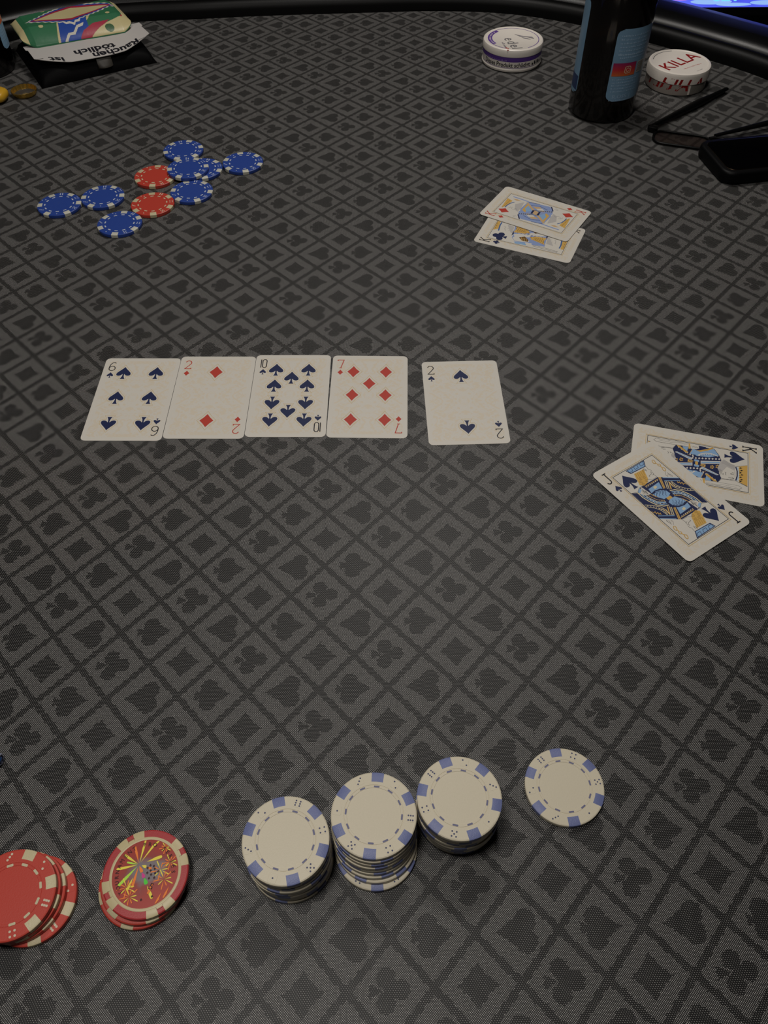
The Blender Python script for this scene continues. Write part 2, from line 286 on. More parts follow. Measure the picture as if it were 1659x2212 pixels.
def tag(o, label, cat, group=None, kind=None):
    if label: o['label'] = label
    if cat: o['category'] = cat
    if group: o['group'] = group
    if kind: o['kind'] = kind
    return o
def thing(name, label, cat, loc=(0, 0, 0), rz=0, group=None):
    o = bpy.data.objects.new(name, None); o.empty_display_size = .01; COL.objects.link(o)
    o.location = [v*MM for v in loc]; o.rotation_euler = (0, 0, rz); return tag(o, label, cat, group)
ART_J=[('P','navy',[(-18,16.76),(-14.27,14.59),(-10.84,16.74),(-6.56,17.4),(6.91,17.29),(19.11,8.92),(18,-16.76),(14.27,-14.59),(10.84,-16.74),(6.56,-17.4),(-6.91,-17.29),(-19.11,-8.92)]),
 ('p','blue',[(-5.95,13.13),(4.31,13.75),(1.99,7.94),(-6.84,9.21)]),
 ('p','cream',[(-0.6,12.78),(0.22,12.81),(0.1,12.18),(0.53,11.59),(-0.39,10.85),(-0.91,11.2),(-1.79,10.5),(-2.57,10.85),(-2.03,11.49),(-2.43,12.11),(-1.59,12.73)]),
 ('p','gold',[(-5.85,16.21),(6.21,16.25),(5.97,15.51),(-6.18,15.36)]),
 ('p','navy',[(-5.89,15.76),(6.04,15.89),(5.36,14.72),(-6.27,14.35)]),
 ('p','cream',[(-5.69,15.39),(-4.84,15.41),(-5.13,14.77),(-5.97,14.75)]),
 ('p','cream',[(-4.02,15.45),(-3.17,15.47),(-3.46,14.83),(-4.31,14.81)]),
 ('p','cream',[(-2.35,15.51),(-1.5,15.53),(-1.78,14.89),(-2.64,14.87)]),
 ('p','cream',[(-0.68,15.57),(0.18,15.59),(-0.11,14.94),(-0.96,14.93)]),
 ('p','cream',[(1,15.63),(1.86,15.65),(1.57,15),(0.71,14.98)]),
 ('p','cream',[(2.69,15.69),(3.55,15.71),(3.25,15.06),(2.4,15.04)]),
 ('p','cream',[(4.37,15.75),(5.23,15.77),(4.94,15.12),(4.08,15.1)]),
 ('p','gold',[(7.14,17.01),(8.61,16.14),(4.14,7.49),(2.51,7.59)]),
 ('s','navy',0.25,[(7.92,16.48),(3.29,7.53)]),
 ('s','blue',0.55,[(9.33,15.04),(18.88,8.71)]),
 ('s','blue',0.45,[(8.36,12.57),(17.33,6.74)]),
 ('s','cream',0.4,[(8.28,12.14),(4.67,6.25)]),
 ('s','cream',0.4,[(9.39,11.39),(5.38,5.17)]),
 ('s','cream',0.28,[(7.92,11.19),(9.15,10.95)]),
 ('s','cream',0.28,[(7.33,10.27),(8.56,10.03)]),
 ('s','cream',0.28,[(6.75,9.35),(7.98,9.12)]),
 ('s','cream',0.28,[(6.16,8.44),(7.39,8.2)]),
 ('s','cream',0.28,[(5.58,7.52),(6.81,7.29)]),
 ('s','cream',0.28,[(5,6.61),(6.22,6.38)]),
 ('p','gold',[(10.05,10.65),(10.12,9.7),(7.13,4.58),(5.97,4.48)]),
 ('s','gold',0.45,[(10.2,10.54),(9.98,6.8),(11.29,3.54)]),
 ('s','cream',0.4,[(11.33,9.6),(10.79,5.07),(12.39,2.09)]),
 ('s','cream',0.45,[(9.96,10.15),(9.34,6.04),(10.59,2.24),(13.93,-1.54),(17.8,-4.63)]),
 ('s','cream',0.4,[(11.8,9.39),(12.17,4.73),(14.31,0.79),(19.08,-3.15)]),
 ('c','cream',0.32,(10.95,7.57)),
 ('c','cream',0.32,(11.03,5.85)),
 ('c','cream',0.32,(11.53,4.33)),
 ('c','cream',0.32,(12.23,2.79)),
 ('c','cream',0.32,(13.1,1.14)),
 ('c','cream',0.32,(14.19,-0.31)),
 ('c','cream',0.32,(15.43,-1.62)),
 ('c','cream',0.32,(16.87,-2.94)),
 ('s','gold',0.45,[(15.01,7.22),(14.47,5.91),(15.94,6.1),(15.38,4.57),(17.01,4.91),(16.42,3.16),(18.17,3.41),(18.13,1.88),(19.26,1.95)]),
 ('s','cream',0.7,[(4.77,4.18),(8.25,3.01),(11.19,-0.16),(13.29,-5.09),(14.32,-9.97),(14.25,-15.44)]),
 ('s','sky',0.5,[(4.97,2.87),(8.46,1.22),(10.64,-1.67),(12.2,-6.1),(13.15,-10.57),(12.99,-15.05)]),
 ('s','blue',0.9,[(4.65,1.57),(8.52,-0.7),(10.42,-3.85),(11.45,-8.26),(11.54,-13.5)]),
 ('c','cream',0.38,(6.37,1.22)),
 ('c','cream',0.38,(8.35,0.12)),
 ('c','cream',0.38,(9.87,-1.61)),
 ('c','cream',0.38,(10.75,-3.73)),
 ('c','cream',0.38,(11.5,-5.97)),
 ('c','cream',0.38,(12.02,-8.41)),
 ('c','cream',0.38,(12.4,-10.98)),
 ('s','cream',0.3,[(4.15,1.09),(9.02,-2.2),(11.2,-7.51),(11.27,-12.97)]),
 ('s','gold',1.3,[(4.45,0.19),(8.3,-2.88),(10.09,-7.57),(10.84,-12.22)]),
 ('s','navy',0.9,[(4.59,0.33),(8.45,-2.75),(10.24,-7.44),(10.98,-12.09)]),
 ('c','tan',0.3,(4.7,0.13)),
 ('c','tan',0.3,(5.89,-0.97)),
 ('c','tan',0.3,(6.96,-2.18)),
 ('c','tan',0.3,(7.91,-3.5)),
 ('c','tan',0.3,(8.74,-4.92)),
 ('c','tan',0.3,(9.46,-6.46)),
 ('c','tan',0.3,(10.05,-8.09)),
 ('c','tan',0.3,(10.53,-9.84)),
 ('c','tan',0.3,(10.89,-11.68)),
 ('s','gold',0.6,[(3.83,-2.18),(6.54,-5.52),(7.93,-9.1),(8.93,-12.53)]),
 ('p','blue',[(-7.12,8.02),(-3.91,8.53),(0.31,7.9),(2.9,5.68),(3.31,2.48),(0.77,1.05),(-3.68,1.05),(-5.77,4.31)]),
 ('s','navy',0.28,[(-6.57,6.95),(-4.9,8.38),(-3.74,8.3),(-4.08,7.36),(-6.04,5.65),(-6.38,4.72)]),
 ('s','navy',0.28,[(-4.22,6.52),(-2.54,7.96),(-1.38,7.87),(-1.73,6.94),(-3.69,5.23),(-4.03,4.3)]),
 ('s','navy',0.28,[(-2.15,5.82),(-0.46,7.25),(0.7,7.17),(0.35,6.23),(-1.62,4.53),(-1.96,3.6)]),
 ('s','navy',0.28,[(-0.44,4.67),(1.25,6.1),(2.41,6.01),(2.06,5.08),(0.08,3.37),(-0.26,2.44)]),
 ('s','navy',0.9,[(-7.64,8.72),(-3.77,9.49),(0.58,8.67),(3.66,6.11),(4.04,1.98)]),
 ('p','white',[(-13.96,14.16),(-8.57,16.98),(-7.46,9.41),(-9.66,9.27),(-12.73,11.81)]),
 ('s','ink',0.22,[(-9.77,16.6),(-8.89,11.55)]),
 ('s','ink',0.22,[(-10.38,15.37),(-8.94,10.88)]),
 ('s','ink',0.22,[(-11,14.14),(-9,10.22)]),
 ('s','ink',0.22,[(-11.61,12.92),(-9.05,9.56)]),
 ('s','ink',0.25,[(-9.72,14.81),(-10.37,12.32),(-8.38,13.07),(-9.26,10.16)]),
 ('p','blue',[(-13.82,15.11),(-10.5,17.1),(-10.21,15.14),(-13.04,13.54)]),
 ('s','ink',0.18,[(-17.99,16.77),(-13.89,15.04),(-10.36,17.24),(-6.8,17.2)]),
 ('p','gold',[(-4.29,28.23),(4.2,27.62),(0.49,19.8),(-2.34,17.52),(-6.18,16.78),(-8.22,18.87),(-6.32,23.57)]),
 ('s','brown',0.16,[(-3.33,27.83),(-5.03,23.41)]),
 ('s','brown',0.16,[(-1.82,27.78),(-3.53,23.36)]),
 ('s','brown',0.16,[(-0.3,27.73),(-2.02,23.3)]),
 ('s','brown',0.16,[(1.21,27.68),(-0.51,23.25)]),
 ('s','brown',0.16,[(2.73,27.63),(1,23.19)]),
 ('o','brown',0.16,1.05,(-0.74,22.19)),
 ('o','brown',0.14,0.5,(-0.74,22.19)),
 ('o','brown',0.16,1.05,(-5.47,20.59)),
 ('o','brown',0.14,0.5,(-5.47,20.59)),
 ('o','brown',0.16,1.05,(-1.48,19.09)),
 ('o','brown',0.14,0.5,(-1.48,19.09)),
 ('o','brown',0.16,1.05,(-5.57,17.91)),
 ('o','brown',0.14,0.5,(-5.57,17.91)),
 ('o','brown',0.16,1.05,(-3.79,22.57)),
 ('o','brown',0.14,0.5,(-3.79,22.57)),
 ('p','navy',[(-7.09,33.29),(10.4,33.58),(7.24,28.76),(-6.03,29.41)]),
 ('p','blue',[(-6.46,32.87),(9.4,33),(6.89,29.24),(-5.39,29.95)]),
 ('s','navy',0.3,[(-5.33,32.96),(-5.92,30.67),(-3.02,30.66),(-2.03,32.93)]),
 ('s','navy',0.3,[(-0.1,32.98),(-0.7,30.69),(2.22,30.68),(3.23,32.95)]),
 ('s','navy',0.3,[(5.25,33.08),(4.63,30.77),(7.57,30.76),(8.6,33.05)]),
 ('s','ink',0.16,[(7.41,29.14),(7.1,27.37),(6.82,25.84),(7.7,24.63),(7.59,23.48),(6.82,22.42),(7.04,21.29),(6.41,20.26),(6.59,19.41),(6.66,17.43)]),
 ('s','ink',0.2,[(4.47,28.41),(3.92,26.82),(4.71,26.04)]),
 ('s','ink',0.2,[(4.88,27.77),(5.17,26.71),(4.62,25.12)]),
 ('s','ink',0.16,[(3.84,28.1),(2.63,26.47),(2.64,25.24)]),
 ('s','ink',0.2,[(6.35,23.71),(6.21,22.34),(4.94,21.5),(3.88,21.49),(2.8,21.25),(2.98,20.4)]),
 ('s','ink',0.18,[(7,20.84),(5.37,20.48)]),
 ('s','ink',0.16,[(-0.32,19.51),(2.6,17.76),(6.08,17.58)]),
 ('e','gold',0.75,1.35,0.85,(14.9,28.78)),
 ('e','brown',0.12,1.65,1.1,(14.9,28.78)),
 ('e','gold',0.75,0.7,0.85,(15.79,24.46)),
 ('e','brown',0.12,1,1.1,(15.79,24.46)),
 ('e','gold',0.75,1.35,0.85,(15.72,20.06)),
 ('e','brown',0.12,1.65,1.1,(15.72,20.06)),
 ('s','gold',0.6,[(15.05,27.06),(15.58,25.09)]),
 ('s','gold',0.6,[(15.81,23.45),(15.59,21.38)]),
 ('s','ink',0.16,[(14.52,17.57),(12.83,15.44),(13.11,13.67)]),
 ('s','ink',0.16,[(15.35,16.64),(15.08,15.36),(13.67,14.62)]),
 ('s','ink',0.16,[(15.58,15.64),(15.31,14.36),(14.12,13.83)]),
 ('s','ink',0.16,[(15.81,14.63),(15.53,13.36),(14.57,13.04)]),
 ('s','ink',0.16,[(16.03,13.63),(15.76,12.36),(15.02,12.26)]),
 ('P','gold',[(-1.9,-1.1),(1.9,-1.1),(1.9,1.1),(-1.9,1.1)])]
ART_K=[('P','navy',[(-17.18,11.21),(-11.46,14.68),(-6.99,16.28),(-3.8,15.55),(5.23,14.89),(9.9,16.47),(14.52,13.99),(17.18,-11.21),(11.46,-14.68),(6.99,-16.28),(3.8,-15.55),(-5.23,-14.89),(-9.9,-16.47),(-14.52,-13.99)]),
 ('p','blue',[(-8.79,-2.45),(-13,4.75),(-16.87,11.21),(-11.09,14.68),(-7.79,7.99),(-7.08,-0.31)]),
 ('p','blue',[(-14.3,-10),(-14.42,-5.79),(-9.95,-6.68),(-7.41,-7.64)]),
 ('s','gold',1.5,[(-11.13,-2.26),(-12.31,2.15),(-14.7,6.81),(-17.65,10.68)]),
 ('s','brown',0.18,[(-11.13,-2.26),(-12.31,2.15),(-14.7,6.81),(-17.65,10.68)]),
 ('s','white',0.7,[(-7.73,0.71),(-9.8,2.74),(-11.23,5.84),(-11.82,9.47),(-10.91,12.61),(-10.19,14.18)]),
 ('s','navy',0.25,[(-7.19,1.51),(-9.87,5.87),(-10.61,9.5),(-9.77,13.15)]),
 ('c','white',0.5,(-8.04,1.74)),
 ('c','white',0.5,(-8.78,3.29)),
 ('c','white',0.5,(-9.44,4.84)),
 ('c','white',0.5,(-9.99,6.39)),
 ('c','white',0.5,(-10.41,7.94)),
 ('c','white',0.5,(-10.69,9.5)),
 ('c','white',0.5,(-10.85,11.05)),
 ('c','white',0.5,(-10.94,12.61)),
 ('p','white',[(-4.07,-3.66),(-5.27,-2.86),(-4.51,-2.01),(-3.32,-2.8)]),
 ('p','white',[(-4.52,-1.44),(-5.71,-0.64),(-4.96,0.22),(-3.76,-0.58)]),
 ('p','white',[(-4.96,0.79),(-6.15,1.59),(-5.4,2.44),(-4.21,1.64)]),
 ('p','white',[(-5.4,3.01),(-6.6,3.81),(-5.84,4.66),(-4.65,3.86)]),
 ('p','white',[(-5.84,5.23),(-7.04,6.03),(-6.28,6.88),(-5.09,6.08)]),
 ('p','white',[(-6.29,7.45),(-7.48,8.26),(-6.73,9.1),(-5.53,8.29)]),
 ('p','white',[(-6.73,9.67),(-7.92,10.48),(-7.17,11.32),(-5.97,10.51)]),
 ('p','white',[(-7.17,11.89),(-8.36,12.7),(-7.61,13.54),(-6.42,12.73)]),
 ('p','white',[(-7.61,14.11),(-8.81,14.92),(-8.05,15.76),(-6.86,14.94)]),
 ('p','navy',[(-2.66,-3.3),(-6.85,15.77),(-3.13,15.81),(1.06,-2.66)]),
 ('p','white',[(-2.98,2.66),(-6.11,15.78),(-3.43,15.81),(-0.23,2.73)]),
 ('p','blue',[(-2.37,3.19),(-5.4,15.37),(-3.91,15.39),(-0.96,3.22)]),
 ('p','white',[(2.44,3.31),(2.46,4.6),(7.05,14.91),(7.82,13.39),(4.34,3.1)]),
 ('p','blue',[(3.03,3.84),(7.1,13.89),(7.53,13.39),(4.14,3.87)]),
 ('c','gold',0.55,(0.73,11.09)),
 ('c','gold',0.55,(2.08,10.51)),
 ('c','gold',0.55,(1.88,9.53)),
 ('c','gold',0.55,(0.41,9.5)),
 ('c','gold',0.55,(-0.3,10.47)),
 ('c','brown',0.3,(0.96,10.22)),
 ('c','gold',0.55,(-0.59,14.66)),
 ('c','gold',0.55,(0.76,14.08)),
 ('c','gold',0.55,(0.56,13.1)),
 ('c','gold',0.55,(-0.91,13.08)),
 ('c','gold',0.55,(-1.63,14.05)),
 ('c','brown',0.3,(-0.36,13.79)),
 ('s','gold',0.8,[(0.36,2.74),(0.35,5.58),(1.89,5.36),(1.07,1.47)]),
 ('p','white',[(5.91,1.91),(4.84,2.6),(6.7,3.37),(7.76,2.68)]),
 ('p','white',[(7.22,3.89),(6.15,4.58),(8,5.34),(9.06,4.65)]),
 ('p','white',[(8.52,5.86),(7.46,6.56),(9.3,7.31),(10.35,6.62)]),
 ('p','white',[(9.81,7.83),(8.75,8.52),(10.59,9.27),(11.64,8.58)]),
 ('p','white',[(11.1,9.79),(10.05,10.48),(11.88,11.22),(12.93,10.53)]),
 ('p','white',[(12.39,11.74),(11.34,12.43),(13.16,13.17),(14.2,12.47)]),
 ('p','blue',[(7.71,0.11),(7.94,4.73),(13.41,3.33),(11.52,-1.82)]),
 ('p','gold',[(9.12,5.78),(7.99,7.28),(13.51,13.73),(15,12.99)]),
 ('s','brown',0.16,[(8.82,6.38),(9.98,6.92),(9.22,7.61)]),
 ('s','brown',0.16,[(9.91,7.73),(11.08,8.26),(10.31,8.96)]),
 ('s','brown',0.16,[(11,9.07),(12.16,9.6),(11.4,10.3)]),
 ('s','brown',0.16,[(12.09,10.41),(13.25,10.94),(12.49,11.64)]),
 ('s','brown',0.16,[(13.18,11.75),(14.33,12.27),(13.57,12.97)]),
 ('P','blue',[(-3.4,-1.6),(3.4,-1.6),(3.4,1.6),(-3.4,1.6)]),
 ('P','navy',[(-1.4,-2.6),(1.4,-2.6),(1.4,2.6),(-1.4,2.6)]),
 ('E','gold',1.1,1.9,1,(0,0)),
 ('p','gold',[(-17.37,-6.31),(-18,-4.85),(-13.01,-4.42),(-12.36,-5.72)]),
 ('p','white',[(-16.79,-4.71),(-16.61,0.99),(-14.54,1.31),(-13.14,-0.49),(-12.9,-4.26)]),
 ('s','ink',0.16,[(-15.97,-3.73),(-14.58,-3.16),(-15.79,-2.67)]),
 ('s','ink',0.16,[(-15.94,-2.67),(-14.55,-2.11),(-15.76,-1.62)]),
 ('s','ink',0.16,[(-15.91,-1.62),(-14.52,-1.05),(-15.73,-0.56)]),
 ('s','ink',0.16,[(-15.89,-0.57),(-14.5,-0),(-15.71,0.49)]),
 ('p','navy',[(-17.23,0.97),(-17.24,6.23),(-14.86,3.66),(-14.84,1.56)]),
 ('p','gold',[(-6.62,-6.3),(-11.64,-4.64),(-12.44,-3.09),(-6.08,-5.5)]),
 ('p','navy',[(-7.04,-6.16),(-12.02,-4.65),(-12.48,-3.51),(-6.3,-5.51)]),
 ('p','white',[(-15.42,-29.73),(-17.03,-28.11),(-17.49,-5.89),(-14.19,-5.78),(-13.64,-27.59)]),
 ('s','ink',0.18,[(-17.26,-5.88),(-17.03,-28.11),(-15.27,-29.72),(-13.8,-27.6),(-14.42,-5.79)]),
 ('s','ink',0.14,[(-15.72,-26.27),(-15.56,-17.47),(-16.53,-13.27),(-16.04,-6.37)]),
 ('p','hair',[(-5.36,15.79),(-8.53,17.82),(-3.5,25.55),(0.29,25.14),(-2,19.93),(2.36,17.41),(3.77,14.87),(1.11,13.81)]),
 ('s','grey',0.14,[(-4.75,16.31),(-3.25,20.43),(-1.23,24.78)]),
 ('s','grey',0.14,[(-5.46,16.71),(-3.68,20.94),(-2.01,24.94)]),
 ('s','grey',0.14,[(-6.16,17.12),(-4.11,21.45),(-2.79,25.09)]),
 ('s','grey',0.14,[(-6.87,17.52),(-4.55,21.96),(-3.57,25.24)]),
 ('s','grey',0.14,[(-7.58,17.93),(-4.98,22.47),(-4.35,25.39)]),
 ('s','grey',0.16,[(3.31,13.84),(1.37,15.61)]),
 ('s','grey',0.16,[(3.93,14.26),(1.73,15.92)]),
 ('s','grey',0.16,[(4.56,14.67),(2.09,16.23)]),
 ('s','grey',0.16,[(5.18,15.09),(2.44,16.54)]),
 ('s','grey',0.16,[(5.8,15.51),(2.8,16.85)]),
 ('s','grey',0.16,[(6.41,15.92),(3.16,17.16)]),
 ('s','ink',0.2,[(3.48,18.69),(3.86,19.46),(5.24,18.96),(6.17,19.58)]),
 ('s','ink',0.2,[(6.14,16.93),(5.07,17.69),(6.45,17.95)]),
 ('s','ink',0.2,[(4.36,22.26),(2.42,24.03),(4.54,24.29),(4.32,22.41)]),
 ('s','ink',0.18,[(9.74,15.7),(9.9,20.51),(7.67,24.8)]),
 ('s','ink',0.18,[(7.96,21.01),(7,23.53),(8.43,24.65),(9.71,22.03)]),
 ('s','ink',0.16,[(1.03,25.14),(6.8,25.35)]),
 ('s','ink',0.14,[(14.3,13.99),(10.62,16.47),(10.25,20.01),(9.77,25.56),(13.27,33.32)]),
 ('s','ink',0.14,[(-17.18,11.21),(-11.46,14.68),(-6.99,16.28)]),
 ('p','gold',[(-3.97,27.85),(-6.51,33.48),(12.78,33.32),(10.54,28.07)]),
 ('s','ink',0.16,[(-3.5,25.55),(-6.58,33.48)]),
 ('s','ink',0.16,[(10.54,28.07),(12.92,33.32)]),
 ('s','navy',0.8,[(-3.21,25.85),(0.59,26.77),(4.97,26.77),(9.41,25.86)]),
 ('s','sky',0.5,[(-3.43,26.67),(0.35,27.69),(4.73,27.68),(9.77,26.67)]),
 ('c','ink',0.62,(-2.95,29.02)),
 ('s','ink',0.3,[(-2.2,27.84),(-3.22,30.04)]),
 ('c','ink',0.62,(-0.73,29.52)),
 ('s','ink',0.3,[(0.16,27.84),(-1,30.54)]),
 ('c','ink',0.62,(1.49,28.9)),
 ('s','ink',0.3,[(2.21,27.84),(1.21,29.92)]),
 ('c','ink',0.62,(3.29,29.81)),
 ('s','ink',0.3,[(4.25,27.83),(3.01,30.82)]),
 ('c','ink',0.62,(5.68,28.99)),
 ('s','ink',0.3,[(6.43,27.83),(5.41,30)]),
 ('c','ink',0.62,(7.86,29.49)),
 ('s','ink',0.3,[(8.74,27.83),(7.59,30.5)]),
 ('c','ink',0.62,(9.6,28.88)),
 ('s','ink',0.3,[(10.32,27.82),(9.34,29.89)])]
ART_KD=[('s','periwinkle',1.4,[(14.71,29.88),(14.61,22.35),(13.99,12.68),(13.99,1.85)]),
 ('p','gold',[(9.78,33.38),(7.75,27.27),(-3.45,28.03),(-7.75,31.36)]),
 ('s','brown',0.3,[(7.84,29.67),(5.19,29.7)]),
 ('s','brown',0.3,[(4.65,29.83),(2.01,29.86)]),
 ('s','brown',0.3,[(1.48,29.99),(-1.15,30.02)]),
 ('s','brown',0.3,[(-1.68,30.15),(-4.3,30.18)]),
 ('s','brown',0.3,[(-4.83,30.31),(-7.44,30.34)]),
 ('s','steel',1,[(6.65,24.77),(2.32,27.35),(-2.09,28.3),(-5.93,28.36)]),
 ('p','tan',[(11.16,28.54),(12.54,24.49),(11.39,20.02),(9.78,23.94)]),
 ('p','hair',[(3.7,22.55),(11.07,16.74),(0.74,14.9),(-6.9,15.08),(-4.87,19.16)]),
 ('s','grey',0.25,[(-5.45,25.08),(-2.61,24.15),(-5.16,22.12),(-5.42,20.05),(-2.74,18.64),(-4.36,17.08)]),
 ('s','grey',0.25,[(-2.83,23.26),(-1.92,21.76)]),
 ('p','periwinkle',[(-0.79,14.93),(10.38,14.08),(13.64,11.74),(15.18,2.4),(16.36,-7.05),(12.66,-12.16),(5.08,-14.44),(-3.14,1.52),(-8.3,12.47)]),
 ('s','navy',0.5,[(10.97,14.36),(13.88,11.85),(15.54,2.56)]),
 ('p','navy',[(17.32,-7.38),(16.86,-9.12),(11.36,-12.97),(9.98,-12.68)]),
 ('p','gold',[(-1.82,12.9),(10.15,13.19),(10.78,10.39),(-4.44,8.56)]),
 ('p','blue',[(1.39,11.34),(8.33,11.17),(1.73,4.58),(-2.55,7.93)]),
 ('p','tan',[(9.5,12.5),(10.89,11.22),(-10.01,-13.79),(-12.26,-12.95)]),
 ('p','tan',[(8.56,7.02),(11.03,0.47),(4.97,-6.91),(3.97,-2.8)]),
 ('p','white',[(6.61,2.26),(9.52,-2.53),(6.5,-6.97),(3.83,-1.33)]),
 ('s','navy',0.4,[(9.61,9.06),(12.21,1.02),(9.94,-7.68)]),
 ('s','white',1,[(-9.26,13.55),(-7.32,7.19),(-3.21,-0.8)]),
 ('p','navy',[(-8.67,13.07),(-7.97,12.4),(-9.43,11.39),(-10.13,12.05)]),
 ('p','navy',[(-7.96,11.41),(-7.26,10.75),(-8.73,9.73),(-9.43,10.4)]),
 ('p','navy',[(-7.25,9.75),(-6.55,9.09),(-8.02,8.08),(-8.72,8.74)]),
 ('p','navy',[(-6.54,8.1),(-5.84,7.44),(-7.31,6.43),(-8.01,7.09)]),
 ('p','navy',[(-5.83,6.44),(-5.13,5.78),(-6.6,4.78),(-7.3,5.44)]),
 ('p','navy',[(-5.12,4.79),(-4.42,4.13),(-5.89,3.12),(-6.59,3.79)]),
 ('p','navy',[(-4.42,3.14),(-3.71,2.47),(-5.19,1.47),(-5.89,2.14)]),
 ('p','navy',[(-3.71,1.48),(-3.01,0.82),(-4.48,-0.18),(-5.18,0.49)]),
 ('p','navy',[(-3,-0.17),(-2.3,-0.83),(-3.77,-1.83),(-4.47,-1.16)]),
 ('p','navy',[(-3.64,3.58),(2.68,4.26),(3.91,1),(-0.97,-2.04)]),
 ('p','tan',[(-0.86,1.45),(3.55,1.6),(2.08,-2.15),(-3.07,-2.26)]),
 ('s','grey',0.25,[(-14.43,16.42),(-14.1,14.66),(-14.34,12.62)]),
 ('s','grey',0.2,[(-15.96,15.29),(-16.02,12.96)])]
ART_KC=[('p','gold',[(10.75,34.67),(10.9,31.1),(-1.22,29.63),(-4.83,33.44)]),
 ('s','brown',0.4,[(7,32.34),(5.36,33.03)]),
 ('s','brown',0.4,[(3.55,32.21),(1.93,32.9)]),
 ('s','brown',0.4,[(0.13,32.08),(-1.49,32.77)]),
 ('s','steel',1.2,[(10.11,29.76),(4.71,29.79),(-1.54,28.81),(-4,28.36)]),
 ('s','grey',0.25,[(5.13,25.62),(3.77,24.1),(1.03,24.29),(-1.48,22.4)]),
 ('s','grey',0.25,[(2.09,21.77),(4.65,20.45),(1.4,18.7),(-0.56,20.21)]),
 ('p','hair',[(8.56,23.86),(7.65,17.12),(-3.87,15.6),(-2.22,17.9)]),
 ('p','navy',[(6.32,14.92),(4.05,12.43),(-3.08,13.73),(-7.02,15.31),(-0,15.77)]),
 ('p','periwinkle',[(6.13,13.79),(5.68,2.31),(2.81,-12.58),(1.29,-15.11),(-12.59,-17.06),(-13.92,-6.42),(-14.52,10.11),(-9.75,14.08),(-1.35,14.28)]),
 ('p','gold',[(5.28,14.24),(6.59,3.29),(2.45,0.63),(0.55,11.33)]),
 ('s','brown',0.35,[(5.03,11.67),(3.31,9.5),(0.85,10.01)]),
 ('s','brown',0.35,[(5.07,9.7),(3.35,7.53),(1.01,8.08)]),
 ('s','brown',0.35,[(5.11,7.72),(3.39,5.57),(1.17,6.15)]),
 ('s','brown',0.35,[(5.15,5.75),(3.43,3.6),(1.33,4.23)]),
 ('s','brown',0.35,[(5.19,3.79),(3.47,1.64),(1.48,2.3)]),
 ('p','white',[(-3.92,14.17),(-1.5,9.98),(0.4,-0.7),(-3.59,-0.5),(-6.73,6.94),(-7.69,12.27)]),
 ('c','navy',0.45,(-1.1,11.52)),
 ('c','white',0.45,(-0.29,10.22)),
 ('c','navy',0.45,(-0.93,8.33)),
 ('c','white',0.45,(-0.12,7.03)),
 ('c','navy',0.45,(-0.76,5.14)),
 ('c','white',0.45,(0.05,3.84)),
 ('c','navy',0.45,(-0.59,1.95)),
 ('c','white',0.45,(0.22,0.65)),
 ('c','navy',0.45,(-0.42,-1.23)),
 ('c','white',0.45,(0.39,-2.53)),
 ('c','navy',0.45,(-0.25,-4.4)),
 ('c','white',0.45,(0.56,-5.7)),
 ('c','navy',0.45,(-0.08,-7.56)),
 ('c','white',0.45,(0.72,-8.86)),
 ('c','navy',0.45,(0.08,-10.72)),
 ('c','white',0.45,(0.89,-12.02)),
 ('p','white',[(-9.49,13.46),(-4.39,9.08),(-9.02,6.23),(-9.3,-2.24),(-12.1,-1.7),(-13.96,10.29)]),
 ('p','brown',[(-7.26,8.18),(-4.01,3.57),(-7.99,-0.79),(-10.96,-1.35),(-11.35,4.11)]),
 ('s','gold',0.4,[(-6.34,6.01),(-11.04,4.9)]),
 ('s','gold',0.4,[(-6.45,4.43),(-11.03,3.37)]),
 ('s','gold',0.4,[(-6.56,2.86),(-11.03,1.83)]),
 ('s','gold',0.4,[(-6.67,1.28),(-11.02,0.3)]),
 ('p','gold',[(-3.06,-1.74),(-0.34,-5.12),(1.29,-15.11),(-4.92,-14.14),(-9.77,-16.24),(-6.55,-4.19)]),
 ('s','brown',0.35,[(-2.14,-3.92),(-4.67,-7.12),(-6.42,-4.5)]),
 ('s','brown',0.35,[(-1.87,-5.79),(-4.91,-9),(-7,-6.77)]),
 ('s','brown',0.35,[(-1.6,-7.66),(-5.14,-10.87),(-7.59,-9.03)]),
 ('s','brown',0.35,[(-1.32,-9.54),(-5.38,-12.75),(-8.17,-11.28)]),
 ('s','brown',0.35,[(-1.05,-11.41),(-5.61,-14.62),(-8.75,-13.53)]),
 ('p','blue',[(-15.35,10.55),(-13.7,0.59),(-16.56,-1.68),(-17.65,8.42)]),
 ('p','white',[(-13.14,0.77),(-11.93,-5.12),(-15.44,-5.84),(-16.9,-1.78)]),
 ('s','grey',0.4,[(-13.92,-6.42),(-14.28,-17.56),(-15.48,-29.52),(-16.86,-29.23),(-15.61,-6.93)])]
# ------------------------------------------------------------------ room
mat('dark_floor', (40, 34, 30), .6, vary=.2, bscale=30); mat('dark_wall', (70, 66, 64), .9, vary=.05, bscale=20); mat('ceiling_paint', (120, 115, 108), .9, vary=.03, bscale=20)
def slab(name, x0, x1, y0, y1, z0, z1, mt):
    o = link(name, prism(name, [(x0, y0), (x1, y0), (x1, y1), (x0, y1)], z0, z1, mt)); o['kind'] = 'structure'; return o
slab('floor', -2200, 2400, -1800, 2700, -800, -750, MATS['dark_floor'])
slab('ceiling', -2200, 2400, -1800, 2700, 1700, 1750, MATS['ceiling_paint'])
slab('wall_left', -2260, -2200, -1800, 2700, -800, 1750, MATS['dark_wall']); slab('wall_right', 2400, 2460, -1800, 2700, -800, 1750, MATS['dark_wall'])
slab('wall_back', -2260, 2460, 2700, 2760, -800, 1750, MATS['dark_wall']); slab('wall_front', -2260, 2460, -1860, -1800, -800, 1750, MATS['dark_wall'])

